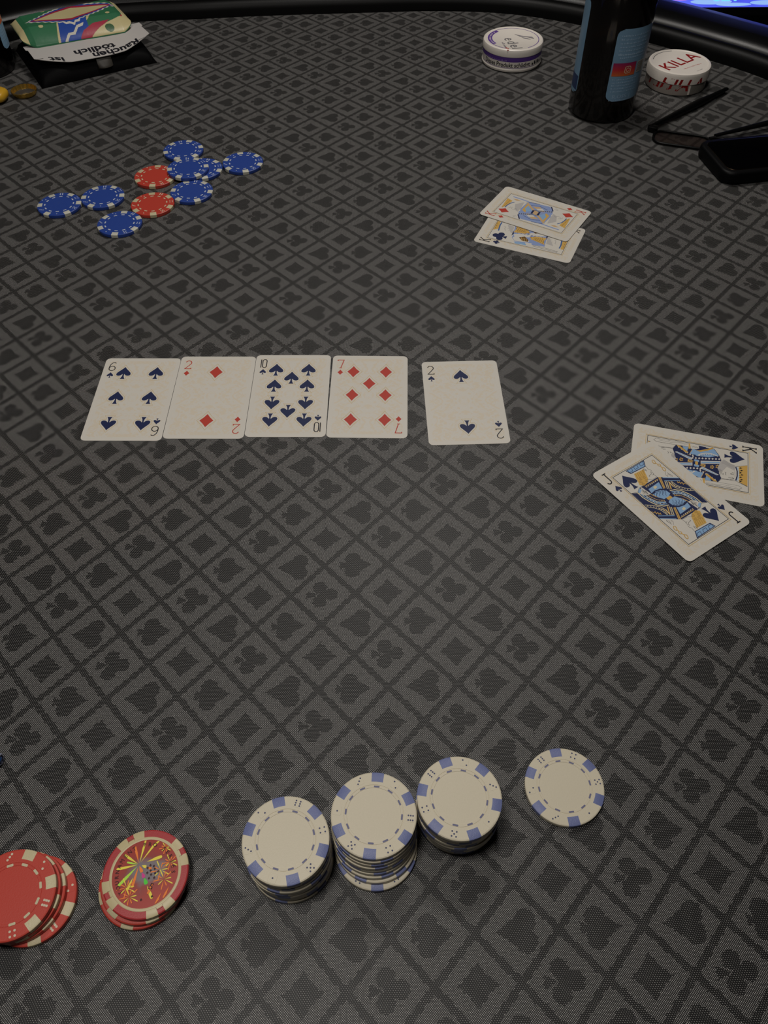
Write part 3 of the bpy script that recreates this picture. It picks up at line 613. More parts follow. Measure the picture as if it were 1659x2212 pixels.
# ------------------------------------------------------------------ poker table
mat('black_vinyl', (6, 6, 6), .48, .2, bump=.25, bscale=1400); mat('rail_vinyl', (8, 8, 9), .36, .5, bump=.25, bscale=1400); mat('table_wood', (30, 24, 20), .5, vary=.2, bscale=40)
EDGE = [(-311, 1144), (-237, 1151), (-153, 1160), (-25, 1168), (68, 1172), (158, 1163), (240, 1130), (320, 1074), (378, 1026), (432, 974), (500, 880), (545, 740), (555, 560), (545, 300), (500, 80), (400, -90), (250, -190),
        (0, -225), (-250, -200), (-420, -100), (-530, 80), (-590, 300), (-615, 560), (-610, 780), (-580, 920), (-530, 1020), (-450, 1090), (-385, 1126)]
def catmull(P, k=6):
    out = []; n = len(P)
    for i in range(n):
        p0, p1, p2, p3 = [Vector(P[(i+j) % n]) for j in (-1, 0, 1, 2)]
        for j in range(k):
            t = j/k; out.append(.5*((2*p1)+(p2-p0)*t+(2*p0-5*p1+4*p2-p3)*t*t+(3*p1-p0-3*p2+p3)*t**3))
    return out
LOOP = catmull(EDGE)[::-1]                                   # counter-clockwise
NL = len(LOOP); NRM = []
for i in range(NL):
    t = (LOOP[(i+1) % NL]-LOOP[i-1]).normalized(); NRM.append(Vector((t.y, -t.x)))
def sweep(name, prof, mt, close=True):
    v = []; f = []; k = len(prof)
    for i in range(NL): v += [(LOOP[i].x+NRM[i].x*d, LOOP[i].y+NRM[i].y*d, z) for d, z in prof]
    for i in range(NL):
        for j in range(k if close else k-1):
            a, b = i*k+j, i*k+(j+1) % k; c, d = ((i+1) % NL)*k+(j+1) % k, ((i+1) % NL)*k+j
            f.append([a, b, c, d])
    return auto_smooth(mesh_from(name, v, f, mt), 40)
table = thing('poker_table', 'black suit-patterned poker table with a padded black vinyl rail', 'table', (0, 470, -750))
def tpart(name, me): 
    o = link(name, me, table); o.location = (0, -.470, .750); return o
tpart('playing_cloth', prism('playing_cloth', [(p.x+n.x*1.5, p.y+n.y*1.5) for p, n in zip(LOOP, NRM)], -3, 0, CLOTH))
tpart('rail_bead', sweep('rail_bead', [(1, -20), (0, -3), (0, 8), (1.5, 13), (5, 16.5), (10, 18), (16, 17), (21, 13.5), (23.5, 9), (24, 4), (24, -20)], MATS['black_vinyl']))
tpart('padded_rail', sweep('padded_rail', [(24.5, -20), (24.5, 4), (26, 11), (30, 16), (37, 19), (52, 20.5), (76, 20.5), (90, 18.5), (100, 12), (104, 2), (104, -45), (24.5, -45)], MATS['rail_vinyl']))
tpart('table_deck', prism('table_deck', [(p.x+n.x*24, p.y+n.y*24) for p, n in zip(LOOP, NRM)], -45, -20.2, MATS['table_wood']))
for sx in (-260, 230):
    tpart('table_leg', prism('table_leg', [(sx-60, 300), (sx+60, 300), (sx+60, 640), (sx-60, 640)], -720, -45, MATS['table_wood'], 8))
    tpart('table_foot', prism('table_foot', [(sx-80, 130), (sx+80, 130), (sx+80, 810), (sx-80, 810)], -750, -720, MATS['table_wood'], 8))

# ------------------------------------------------------------------ television beyond the right-hand rail
mat('black_plastic', (14, 14, 15), .35, .5); mat('lowboard_black', (12, 12, 13), .6)
def screen_material():
    mt, nt, b = new_mat('lit_screen'); tc = nt.nodes.new('ShaderNodeTexCoord'); n = nt.nodes.new('ShaderNodeTexNoise')
    n.inputs['Scale'].default_value = 6; n.inputs['Detail'].default_value = 3; nt.links.new(tc.outputs['Object'], n.inputs['Vector'])
    cr = nt.nodes.new('ShaderNodeValToRGB'); nt.links.new(n.outputs['Fac'], cr.inputs[0])
    e = cr.color_ramp.elements; e[0].position = .3; e[0].color = (.03, .04, .55, 1); e[1].position = .72; e[1].color = (.35, .45, .9, 1)
    x = cr.color_ramp.elements.new(.5); x.color = (.10, .13, .80, 1)
    b.inputs['Base Color'].default_value = (0, 0, 0, 1); nt.links.new(cr.outputs[0], b.inputs['Emission Color']); b.inputs['Emission Strength'].default_value = 1.2
    return mt
screen_material(); mat('lit_cyan', (120, 220, 240), .5, emit=.9); mat('lit_lilac', (190, 130, 240), .5, emit=.8); mat('lit_skyblue', (150, 190, 250), .5, emit=.8)
lb = thing('lowboard', 'low black cabinet under the lit television', 'cabinet', (900, 1840, -750))
lb_p = lambda n, x0, x1, y0, y1, z0, z1, b=3: link(n, prism(n, [(x0, y0), (x1, y0), (x1, y1), (x0, y1)], z0, z1, MATS['lowboard_black'], b), lb)
lb_p('carcass', -650, 650, -170, 200, 60, 500); lb_p('plinth', -620, 620, -140, 180, 0, 60)
for i in range(3): lb_p('cabinet_door', -645+431*i, -645+431*i+425, -188, -170, 70, 490)
tv = thing('television', 'television showing a bright blue and violet picture beyond the rail', 'television', (800, 1762, -250))
f = lambda n, me: link(n, me, tv)
f('tv_housing', prism('tv_housing', [(-268, -14), (268, -14), (268, 26), (-268, 26)], 34, 362, MATS['black_plastic'], 4))
for sx in (-140, 140): f('tv_foot', prism('tv_foot', [(sx-20, -80), (sx+20, -80), (sx+20, 90), (sx-20, 90)], 0, 34, MATS['black_plastic'], 3))
def upright(pr, name, y): return pr.mesh(name, lambda a, b, c: (a, y-c, b))
pr = Print(.0); pr.poly([(-256, 50), (256, 50), (256, 350), (-256, 350)], 'lit_screen'); f('screen', upright(pr, 'screen', -14.3))
pr = Print(.1, .02)
for a in ((-165, 60, 40, 5), (-120, 55, 34, 3), (-60, 58, 30, 4), (-25, 66, 24, 5), (10, 62, 18, 3), (-150, 68, 30, 5)): pr.disc((a[0], a[1]), a[2], 'lit_skyblue', 20, a[3])
for a in ((-205, 90, 50, 14), (-225, 72, 30, 10)): pr.disc((a[0], a[1]), a[2], 'lit_lilac', 20, a[3])
add_text(pr, 'SET', 34, (-136, 72), 0, 'lit_cyan', bold=.03)
f('screen_picture', upright(pr, 'screen_picture', -14.3))
# ------------------------------------------------------------------ playing cards
CW, CH = 57.4, 88.0
SPADE = [(0, 0), (.06, -.09), (.16, -.22), (.28, -.36), (.36, -.46), (.40, -.55), (.405, -.63), (.375, -.70), (.30, -.735), (.22, -.735), (.14, -.70), (.08, -.63), (.045, -.59), (.04, -.68), (.06, -.82), (.10, -.93), (.145, -1.0)]
def spade_pts(c, h): return [(c[0]+x*h, c[1]+y*h+h/2) for x, y in SPADE]+[(c[0]-x*h, c[1]+y*h+h/2) for x, y in SPADE[:0:-1]]
SP_OUT = [(0, .16), (.10, 0), (.30, -.25), (.43, -.42), (.49, -.56), (.475, -.70), (.40, -.79), (.30, -.82), (.19, -.80), (.17, -.86), (.20, -.98), (.29, -1.10)]
def dia_pts(c, h, w=None):
    w = w or h*.75; q = []
    for (x0, y0), (x1, y1) in (((0, h/2), (w/2, 0)), ((w/2, 0), (0, -h/2)), ((0, -h/2), (-w/2, 0)), ((-w/2, 0), (0, h/2))):
        q += [(x0, y0), ((x0+x1)/2*.93, (y0+y1)/2*.93)]
    return [(c[0]+x, c[1]+y) for x, y in q]
def turn(P): return [(-a, -b) for a, b in P]
def pip(pr, suit, c, h, up=True, gold=True):
    s = 1 if up else -1; T = (lambda P: P) if up else (lambda P: [(2*c[0]-a, 2*c[1]-b) for a, b in P])
    if suit == 'S':
        if gold: pr.stroke(T([(c[0]+x*h, c[1]+y*h+h/2) for x, y in SP_OUT]+[(c[0]-x*h, c[1]+y*h+h/2) for x, y in SP_OUT[:0:-1]]), .28, 'goldline', True)
        pr.poly(T(spade_pts(c, h)), 'navy')
    elif suit == 'D':
        if gold: pr.stroke(dia_pts(c, h*1.42, h*1.06), .28, 'goldline', True)
        pr.poly(dia_pts(c, h), 'red')
    else:
        for dx, dy in ((0, .24), (-.24, -.08), (.24, -.08)): pr.disc(T([(c[0]+dx*h, c[1]+dy*h)])[0], h*.225, 'navy', 16)
        pr.poly(T([(c[0]-.05*h, c[1]+.1*h), (c[0]+.05*h, c[1]+.1*h), (c[0]+.06*h, c[1]-.3*h), (c[0]+.17*h, c[1]-.5*h), (c[0]-.17*h, c[1]-.5*h), (c[0]-.06*h, c[1]-.3*h)]), 'navy')
def arc(cx_, cy_, rx, ry, a0, a1, n=14): return [(cx_+rx*math.cos(R(a0+(a1-a0)*k/n)), cy_+ry*math.sin(R(a0+(a1-a0)*k/n))) for k in range(n+1)]
# glyphs drawn as pen strokes in a box 5 wide, 9.4 high, centred
GLYPH = {'6': [arc(0, -2.1, 2.3, 2.5, 0, 360, 22), [(-2.3, -2.0)]+arc(.6, -.6, 2.9, 5.2, 178, 80, 12)+[(2.0, 3.9)]],
         '2': [arc(0, 2.3, 2.2, 2.3, 165, -20, 12)+[(.9, -.3), (-2.2, -4.5), (2.4, -4.5), (2.4, -3.4)]],
         '1': [[(0, 4.6), (0, -4.6)]], '0': [arc(0, 2.7, 1.55, 1.9, 0, 180, 10)+arc(0, -2.7, 1.55, 1.9, 180, 360, 10)+[(1.55, 2.7)]],
         '7': [[(-2.3, 3.3), (-2.3, 4.5), (2.3, 4.5), (.1, -4.5)], [(-1, -4.5), (1, -4.5)]],
         'J': [[(-.8, 4.5), (2.4, 4.5)], [(.9, 4.5), (.9, -2.2)]+arc(-.9, -2.5, 1.8, 2.0, 0, -165, 10)],
         'K': [[(-1.9, 4.5), (-1.9, -4.5)], [(-2.8, 4.5), (-1, 4.5)], [(-2.8, -4.5), (-1, -4.5)], [(2.1, 4.5), (-1.9, -.4)], [(-.6, 1.1), (2.1, -4.5)], [(1.2, 4.5), (2.9, 4.5)], [(1.2, -4.5), (3.0, -4.5)]]}
def glyph(pr, ch, c, k, w=.85, sx=1.0, s=1.0, once=False):
    for st in GLYPH[ch]:
        P = [(c[0]+x*sx*s, c[1]+y*s) for x, y in st]; pr.stroke(P, w, k)
        if not once: pr.stroke(turn(P), w, k)
def clampP(P): return [(max(-18.3, min(18.3, a)), max(-33.8, min(33.8, b))) for a, b in P]
def court_art(pr, art):
    for it in art:
        k = it[0]
        if k == 'P': pr.poly(clampP(it[2]), it[1])
        elif k == 'p': P = clampP(it[2]); pr.poly(P, it[1]); pr.poly(turn(P), it[1])
        elif k == 's': P = clampP(it[3]); pr.stroke(P, it[2], it[1]); pr.stroke(turn(P), it[2], it[1])
        elif k == 'c': P = clampP([it[3]])[0]; pr.disc(P, it[2], it[1], 8); pr.disc((-P[0], -P[1]), it[2], it[1], 8)
        elif k == 'o':
            for sg in (1, -1): pr.stroke(arc(it[4][0]*sg, it[4][1]*sg, it[3], it[3], 0, 330, 12), it[2], it[1])
        elif k == 'e':
            for sg in (1, -1):
                pr.stroke([(sg*it[5][0]+a*.35-b*.94, sg*it[5][1]+a*.94+b*.35) for a, b in arc(0, 0, it[3]*1.2, it[4], 0, 345, 14)], it[2]*.6, it[1])
        elif k == 'E': pr.disc(it[5], it[3], it[1], 16, it[4])
CARD_MESH = auto_smooth(prism('card_stock', rrect(CW, CH, 3.6), 0, .28, CARD), 30)
PIP_MESH = {}
def add_pip(t, suit, c, h, up=True):
    if (suit, h) not in PIP_MESH:
        q = Print(.295, .0008); pip(q, suit, (0, 0), h); PIP_MESH[suit, h] = q.mesh('pip')
    o = link('pip', PIP_MESH[suit, h], t); o.location = (c[0]*MM, c[1]*MM, 0); o.rotation_euler = (0, 0, 0 if up else math.pi)
def card(rank, suit, x, y, deg, label, z=0.02, art=None):
    t = thing('playing_card', label, 'card', (x, y, z), R(deg))
    link('card_stock', CARD_MESH, t)
    pr = Print(.295, .0008); k = 'red' if suit == 'D' else 'ink'
    if art is None:
        if suit == 'S':
            for a, b in {'2': [(0, 27.1)], '6': [(12.3, 27.1), (-12.3, 27.1), (12.3, 0), (-12.3, 0)], '10': [(12.3, 27.1), (-12.3, 27.1), (0, 18.1), (12.3, 9.4), (-12.3, 9.4)]}[rank]:
                add_pip(t, 'S', (a, b), 13.4)
                if b: add_pip(t, 'S', (-a, -b), 13.4, False)
        elif rank == '2': add_pip(t, 'D', (0, 26), 13.4); add_pip(t, 'D', (0, -26), 13.4)
        else:
            for a, b in ((12.3, 25.6), (-12.3, 25.6), (12.3, 0), (-12.3, 0), (12.3, -25.8), (-12.3, -25.8), (0, 12.5)): add_pip(t, 'D', (a, b), 12.6)
        if rank == '10': glyph(pr, '1', (-24.4, 34.2), k, .72, once=True); glyph(pr, '0', (-21.7, 34.2), k, .72, once=True)
        else: glyph(pr, rank, (-22.3, 34.3), k, .68, once=True)
        pip(pr, suit, (-22.3, 24.8), 6.0 if suit == 'S' else 5.8, True, False)
        me = pr.mesh('corner_index')
        for q in (0, 1): link('corner_index', me, t).rotation_euler = (0, 0, q*math.pi)
        return t
    else:
        pr.poly([(-18.4, -33.9), (18.4, -33.9), (18.4, 33.9), (-18.4, 33.9)], 'white')
        court_art(pr, art)
        pr.stroke([(-18.4, -33.9), (18.4, -33.9), (18.4, 33.9), (-18.4, 33.9)], .32, 'ink', True)
        pr.stroke([(-19.4, -35), (19.4, -35), (19.4, 35), (-19.4, 35)], .35, 'goldline', True)
        glyph(pr, rank, (-22.4, 35), k, .8, .95, .98); sm = (-22.2, 24.6); s_ = 5.9
        big = (-12, 25); bh = 13.4
        if suit == 'D': big = (-11.5, 27); bh = 11
        pr.z += .002
        pip(pr, suit, big, bh, True, False); pip(pr, suit, (-big[0], -big[1]), bh, False, False)
    pip(pr, suit, sm, s_ if suit != 'D' else 5.8, True, False); pip(pr, suit, (-sm[0], -sm[1]), s_ if suit != 'D' else 5.8, False, False)
    link('face_print', pr.mesh('face_print'), t)
    return t
card('6', 'S', -184.6, 446.35, -.71, 'six of spades, leftmost card of the face-up row')
card('2', 'D', -126.87, 447.8, -.61, 'two of diamonds, face up between the six and the ten of spades')
card('10', 'S', -69.15, 448.9, -.58, 'ten of spades, middle card of the face-up row')
card('7', 'D', -10.75, 447.4, -1.43, 'seven of diamonds, face up right of the ten of spades')
card('2', 'S', 59.24, 440.55, 1.48, 'two of spades, set apart at the right end of the row')
card('K', 'S', 213.98, 377.28, -15.47-90, 'king of spades, half covered by the jack at the right edge', art=ART_K)
card('J', 'S', 188.14, 345.93, -56.43+90, 'jack of spades, lying slanted on top of the king of spades', z=.75, art=ART_J)
card('K', 'C', 132.83, 655.2, -23.6+90, 'king of clubs, mostly covered by the king of diamonds', art=ART_KC)
card('K', 'D', 141.93, 690.47, -32.0+90, 'king of diamonds, lying over the king of clubs', z=.8, art=ART_KD)

# ------------------------------------------------------------------ poker chips
CHIP_R, CHIP_T = 20.1, 3.3
for nm, body, ins, dash, pipc in (('white', (214, 205, 182), (112, 121, 166), (112, 113, 142), (74, 78, 108)), ('red', (192, 66, 52), (206, 194, 156), (206, 196, 164), (214, 204, 180)),
                                  ('blue', (44, 72, 152), (206, 204, 190), (196, 202, 214), (190, 198, 214))):
    mat('chip_'+nm+'_body', body, .42, .45, bump=.12, bscale=1800, vary=.04); mat('chip_'+nm+'_insert', ins, .42, .5, bump=.3, bscale=2600, vary=.08)
    mat('chip_'+nm+'_dash', dash, .5, .3); mat('chip_'+nm+'_pip', pipc, .5, .3)
BODY_PROF = [(0, .18), (12.5, .18), (12.7, 0), (13.6, 0), (13.7, .12), (13.95, .12), (14.05, 0), (19.5, 0), (20.0, .25), (20.1, .6), (20.1, 2.7), (20.0, 3.05), (19.5, 3.3), (14.05, 3.3), (13.95, 3.12), (13.75, 3.12), (13.65, 3.3), (12.65, 3.3), (12.55, 3.14), (0, 3.14)]
def sector(a0, a1, r0, r1, z0, z1, n=6):
    v = []; f = []; b = .45
    prof = [(r0, z0), (r1-b, z0), (r1-.05, z0+.3), (r1, z0+.7), (r1, z1-.7), (r1-.05, z1-.3), (r1-b, z1), (r0, z1)]; k = len(prof)
    for i in range(n+1):
        a = a0+(a1-a0)*i/n
        v += [(r*math.cos(a), r*math.sin(a), z) for r, z in prof]
    for i in range(n):
        for j in range(k): f.append([i*k+j, (i+1)*k+j, (i+1)*k+(j+1) % k, i*k+(j+1) % k])
    f.append(list(range(k))); f.append([n*k+j for j in range(k)][::-1]); return v, f
def insert_mesh(nm):
    v, f = sector(-.148, .148, 15.5, CHIP_R+.035, -.012, CHIP_T+.02)
    # straight flanks: equal width at both radii
    v = [(x, y*(1+(1-math.hypot(x, y)/CHIP_R)*.9), z) for x, y, z in v]
    return auto_smooth(mesh_from('edge_insert', v, f, MATS['chip_'+nm+'_insert']), 40)
PIPS = {1: [(0, 0)], 2: [(-1, -1), (1, 1)], 3: [(-1, 1), (0, 0), (1, -1)], 4: [(-1, -1), (1, 1), (-1, 1), (1, -1)], 5: [(-1, -1), (1, 1), (-1, 1), (1, -1), (0, 0)], 6: [(-1, -1), (-1, 0), (-1, 1), (1, -1), (1, 0), (1, 1)]}
def chip_prints(nm, mirror):
    dash = Print(CHIP_T+.015, 0); pips = Print(CHIP_T+.06, 0)
    for i in range(12):
        a = i*math.pi/6; ca, sa = math.cos(a), math.sin(a)
        dash.poly([(13.15*ca+x*ca-y*sa, 13.15*sa+x*sa+y*ca) for x, y in rrect(.85 if nm == 'white' else 1.15, 2.7 if nm == 'white' else 3.0, .3, 3)], 'chip_'+nm+'_dash')
    v, f = [], []
    for i, nn in enumerate((6, 4, 5, 1, 3, 2)):
        a = -(i+.5)*math.pi/3
        if mirror: a = -a
        ca, sa = math.cos(a), math.sin(a)
        for px, py in PIPS[nn]:
            x, y = 17.2+px*.0, 0; x = 17.2+py*1.12*(1 if nn != 6 else .95); y = px*1.05
            pips.disc((x*ca-y*sa, x*sa+y*ca), .42 if nm == 'white' else .56, 'chip_'+nm+'_pip', 10)
        o = len(v); P = [(17.2*ca+x*ca-y*sa, 17.2*sa+x*sa+y*ca) for x, y in rrect(4.3, 4.3, .8, 3)]; n = len(P)
        Q = [(17.2*ca+x*ca-y*sa, 17.2*sa+x*sa+y*ca) for x, y in rrect(3.9, 3.9, .6, 3)]
        v += [(x, y, CHIP_T-.1) for x, y in P]+[(x, y, CHIP_T+.05) for x, y in Q]
        f.append([o+n+k for k in range(n)]); f += [[o+k, o+(k+1) % n, o+n+(k+1) % n, o+n+k] for k in range(n)]
    return dash.mesh('ring_dashes'), pips.mesh('dice_pips'), auto_smooth(mesh_from('dice_relief', v, f, MATS['chip_'+nm+'_body']), 20)
CHIP = {}
for nm in ('white', 'red', 'blue'):
    CHIP[nm] = dict(body=lathe('chip_body', BODY_PROF, MATS['chip_'+nm+'_body'], 72, ang=25), ins=insert_mesh(nm), p=chip_prints(nm, False), pm=chip_prints(nm, True))
def chip(nm, x, y, z, deg, label, group, full=True, mirror=False):
    t = thing('poker_chip', label, 'chip', (x, y, z+.03), R(deg), group)
    c = CHIP[nm]; link('chip_body', c['body'], t)
    for i in range(6):
        o = link('edge_insert', c['ins'], t); o.rotation_euler = (0, 0, i*math.pi/3)
    if full:
        d, p, r = c['pm' if mirror else 'p']; link('dice_relief', r, t); link('ring_dashes', d, t); link('dice_pips', p, t)
    return t
ORD = ['topmost chip', 'second chip from the top', 'third chip from the top', 'fourth chip from the top', 'fifth chip from the top', 'fourth chip from the bottom', 'third chip from the bottom', 'second chip from the bottom', 'bottom chip']
def stack(where, n, base, second, top, ang, group, mirror=False, extra=None):
    for k in range(n):
        if k == 0: c = base
        else:
            t = ((k-1)/(n-2))**.6; c = (second[0]+(top[0]-second[0])*t, second[1]+(top[1]-second[1])*t)
            if 0 < k < n-1: c = (c[0]+random.uniform(-.45, .45), c[1]+random.uniform(-.45, .45))
        d = n-1-k; full = d == 0 or (k == 0 and extra)
        chip('white', c[0], c[1], k*(CHIP_T+.03), ang if d == 0 else (extra if k == 0 and extra else random.uniform(0, 60)), 'white chip with blue edge blocks, %s of the %s' % (ORD[d], where), group, full, mirror and d == 0)
stack('left white stack', 9, (-45.6, 119.3), (-45.4, 119.8), (-46.0, 119.5), 104.4, 'chips of the left white stack')
stack('middle white stack', 9, (-5.0, 124.2), (-5.4, 127.0), (-5.7, 130.7), 24.1, 'chips of the middle white stack', extra=32)
stack('right white stack', 9, (35.6, 141.2), (35.3, 140.6), (34.7, 138.4), 108.2, 'chips of the right white stack', True)
chip('white', 90.9, 153.4, 0, 96.7+60, 'single white chip lying alone right of the white stacks', None)
for k, (x, y, a) in enumerate(((-165.8, 101.3, -13), (-170.2, 102, 22), (-171.4, 101.6, -8), (-172.3, 101.1, 17.5))):
    chip('red', x, y, k*(CHIP_T+.03), a, 'red chip with cream edge blocks, %s of the left-edge stack' % ('bottom chip', 'second chip from the bottom', 'second chip from the top', 'topmost chip')[k], 'red chips in the stack at the lower left edge', k in (0, 3))
for k, (x, y, a) in enumerate(((-116.0, 108.2, 20), (-114.6, 109.4, -8))):
    chip('red', x, y, k*(CHIP_T+.03), a, ('lowest red chip under the hologram chip', 'red chip directly beneath the hologram chip')[k], 'red chips under the hologram chip', False)
FAR = [('blue', -302.0, 707.6, 126.5, 'blue chip at the far left end of the scattered pot'), ('blue', -264.0, 720.6, 125.4, 'blue chip just right of the leftmost pot chip'), ('blue', -239.0, 675.0, 87.5, 'blue chip nearest the viewer in the scattered pot'),
       ('red', -214.6, 707.2, 101.8, 'nearer of the two red chips in the scattered pot'), ('red', -220.8, 757.8, 91.4, 'farther of the two red chips in the scattered pot'), ('blue', -181.2, 729.2, 115, 'blue chip right of the nearer red chip'),
       ('blue', -189.6, 766.4, 130, 'blue chip resting on top of its neighbours in the pot'), ('blue', -201.0, 808.4, 138.5, 'blue chip farthest away at the back of the pot'), ('blue', -177.0, 771.2, 106.6, 'blue chip half hidden under the raised blue chip'), ('blue', -138.0, 783.0, 104.5, 'blue chip at the right end of the scattered pot')]
for i, (nm, x, y, a, lb_) in enumerate(FAR): chip(nm, x, y, 3.34 if i == 6 else 0, a, lb_, 'chips scattered in the pot')

# hologram chip
mat('holo_red', (176, 52, 54), .4, .5, bump=.1, bscale=2000); mat('holo_cream', (206, 192, 150), .42, .45)
def holo_material():
    mt, nt, b = new_mat('hologram_foil'); tc = nt.nodes.new('ShaderNodeTexCoord'); n = nt.nodes.new('ShaderNodeTexNoise'); n.inputs['Scale'].default_value = 90; n.inputs['Detail'].default_value = 4
    sp = nt.nodes.new('ShaderNodeSeparateXYZ'); nt.links.new(tc.outputs['Object'], sp.inputs[0]); nt.links.new(tc.outputs['Object'], n.inputs['Vector'])
    x, y = X(nt, sp.outputs[0])*1000, X(nt, sp.outputs[1])*1000
    d = ((x-2)*(x-2)+(y-1)*(y-1)).pw(.5)*.075 + (X(nt, n.outputs['Fac'])-.5)*1.6
    cr = nt.nodes.new('ShaderNodeValToRGB'); nt.links.new(d.s, cr.inputs[0]); e = cr.color_ramp.elements
    e[0].position = .35; e[0].color = (*srgb((128, 118, 122)), 1); e[1].position = .7; e[1].color = (*srgb((150, 64, 58)), 1)
    z = e.new(1.0); z.color = (*srgb((164, 60, 50)), 1)
    nt.links.new(cr.outputs[0], b.inputs['Base Color']); b.inputs['Roughness'].default_value = .35; b.inputs['Metallic'].default_value = .15
holo_material()
hc = thing('poker_chip', 'red and cream chip with a rainbow hologram sticker on top', 'chip', (-113.2, 110.8, 2*(CHIP_T+.03)+.03), 0)
link('chip_body', lathe('chip_body', [(0, 0), (19.5, 0), (20.0, .25), (20.1, .6), (20.1, 2.7), (20.0, 3.05), (19.5, 3.3), (0, 3.3)], MATS['holo_red'], 72, ang=25), hc)
link('face_ring', lathe('face_ring', [(15.4, 3.25), (15.4, 3.36), (15.8, 3.42), (16.5, 3.42), (16.7, 3.3), (16.7, 3.2)], MATS['holo_cream'], 72), hc)
for i in range(4):
    a = R(122)+i*math.pi/2
    for s in (-1, 1):
        v, f = sector(a+s*.085 if s > 0 else a-.36, a+.36 if s > 0 else a-.085, 16.4, CHIP_R+.035, -.012, CHIP_T+.03, 6); link('edge_insert', auto_smooth(mesh_from('edge_insert', v, f, MATS['holo_cream']), 40), hc)
    v, f = sector(a-.09, a+.09, 16.4, 18.0, 3.0, CHIP_T+.03, 3); link('edge_insert', auto_smooth(mesh_from('edge_insert', v, f, MATS['holo_cream']), 40), hc)
stk = link('hologram_sticker', lathe('hologram_sticker', [(0, 3.28), (15.4, 3.28), (15.4, 3.34), (0, 3.36)], MATS['hologram_foil'], 64), hc)
pr = Print(3.39, .003)
def needle(c, ang, r0, r1, w, k):
    d = Vector((math.cos(R(ang)), math.sin(R(ang)))); n_ = Vector((-d.y, d.x)); c = Vector(c)
    w *= 1.45
    P = [c+d*r0, c+d*(r0+(r1-r0)*.6)+n_*w, c+d*r1*.97+n_*w*.9, c+d*r1, c+d*r1*.97-n_*w*.9, c+d*(r0+(r1-r0)*.6)-n_*w]
    P = [p if p.length < 15.1 else p.normalized()*15.1 for p in P]; pr.poly([tuple(p) for p in P], k)
C0 = (-3.6, 3.9)
for a, r0, r1, w, k in ((58, 1, 16, .36, 'yellow'), (84, .6, 11.5, .34, 'yellow'), (20, 3.6, 11, .5, 'yellow'), (112, .6, 9, .36, 'orange'), (150, .6, 9, .38, 'yellow'), (192, .6, 10.5, .4, 'yellow'), (230, .8, 12.5, .5, 'lime'), (262, .6, 10.5, .42, 'orange'),
                        (300, .6, 4.0, .5, 'orange'), (300, 4.0, 6.8, .55, 'pink'), (300, 6.8, 10.2, .6, 'acid'), (343, 1.4, 3.8, .45, 'yellow'), (343, 4.0, 6.6, .4, 'orange'), (170, .6, 6, .3, 'lime'), (300, 10.8, 17.5, .5, 'yellow'), (253, 6, 12, .4, 'yellow')): needle(C0, a, r0, r1, w, k)
for c, r1 in (((7.0, 1.4), 4.2), ((9.2, -2.6), 4.2), ((-7.4, -6.4), 4.2), ((-5.4, -10.4), 4.0), ((11.0, 5.0), 3.4), ((7.6, 11.5), 2.6)):
    for j in range(10): needle(c, j*36+12, .3, r1*(1.15 if j % 2 else .8), .17, 'yellow' if j % 3 == 0 else 'orange')
for c in ((9.0, -8.5), (12.2, -5.8), (4.6, -4.0)): needle(c, 250, 0, 5.5, .35, 'orange')
pr.z += .01
TXT = 'TOURNAMENT PRO SERIES'
for j, ch in enumerate(TXT):
    if ch != ' ': add_text(pr, ch, 2.6, (13.0*math.cos(R(220.7-j*10.9)), 13.0*math.sin(R(220.7-j*10.9))), R(130.7-j*10.9), 'maroon')
for c in ((1.9, 3.6), (3.6, 3.2), (.8, 2.4), (2.4, 1.2), (4.2, 2.0), (1.0, .2), (2.9, -.6), (4.7, 0), (6.0, .8), (2.2, -2.2), (4.6, -2.0), (.2, -11.6), (5.0, -10.2)): pr.poly(spade_pts(c, 1.25), 'maroon')
add_text(pr, '5', 4.2, (3.8, -6.0), R(-20), 'maroon')
link('hologram_print', pr.mesh('hologram_print'), hc)
# ------------------------------------------------------------------ round tins
mat('tin_white', (240, 232, 222), .38, .5); mat('tin_grey', (170, 160, 152), .4, .5); mat('brushed_grey', (132, 128, 120), .5, vary=.2, bscale=300)
def wrap(Rr, a0):
    """flat print (x along the wall, y = height, layer z) bent round a cylinder; a0 = direction that x = 0 faces"""
    return lambda x, y, z: ((Rr+z)*math.cos(R(a0)+x/Rr), (Rr+z)*math.sin(R(a0)+x/Rr), y)
def greek(pr, x0, x1, y, h, k, rot=0, o=(0, 0)):
    ca, sa = math.cos(rot), math.sin(rot); x = x0
    while x < x1:
        wd = random.uniform(.35, 1.0)*h; hh = h*random.choice((.55, .6, .9))
        P = [(x, y), (x+wd*.8, y), (x+wd*.8, y+hh*.35), (x+wd*.45, y+hh), (x, y+hh)]
        pr.poly([(o[0]+a*ca-b_*sa, o[1]+a*sa+b_*ca) for a, b_ in P], k); pr.z -= pr.step; x += wd+h*random.choice((.12, .14, .5))
    pr.z += pr.step
def band(Rr, a0, a1, z0, z1, mt, name, n=None, top_r=0, rnd=0):
    n = n or max(8, int(abs(a1-a0)/4)); rows = 28 if rnd else 6; v = []; f = []
    for i in range(n+1):
        for j in range(rows+1):
            t = j/rows; z = z0+(z1-z0)*t; lo, hi = a0, a1
            if rnd:
                e = min(z-z0, z1-z)
                if e < rnd: s = math.degrees((rnd-math.sqrt(max(0, rnd*rnd-(rnd-e)**2)))/Rr); lo, hi = a0+s, a1-s
            a = R(lo+(hi-lo)*i/n); v.append((Rr*math.cos(a), Rr*math.sin(a), z))
    for i in range(n):
        for j in range(rows): k = i*(rows+1)+j; f.append([k, k+rows+1, k+rows+2, k+1])
    return mesh_from(name, v, f, mt, smooth=True)
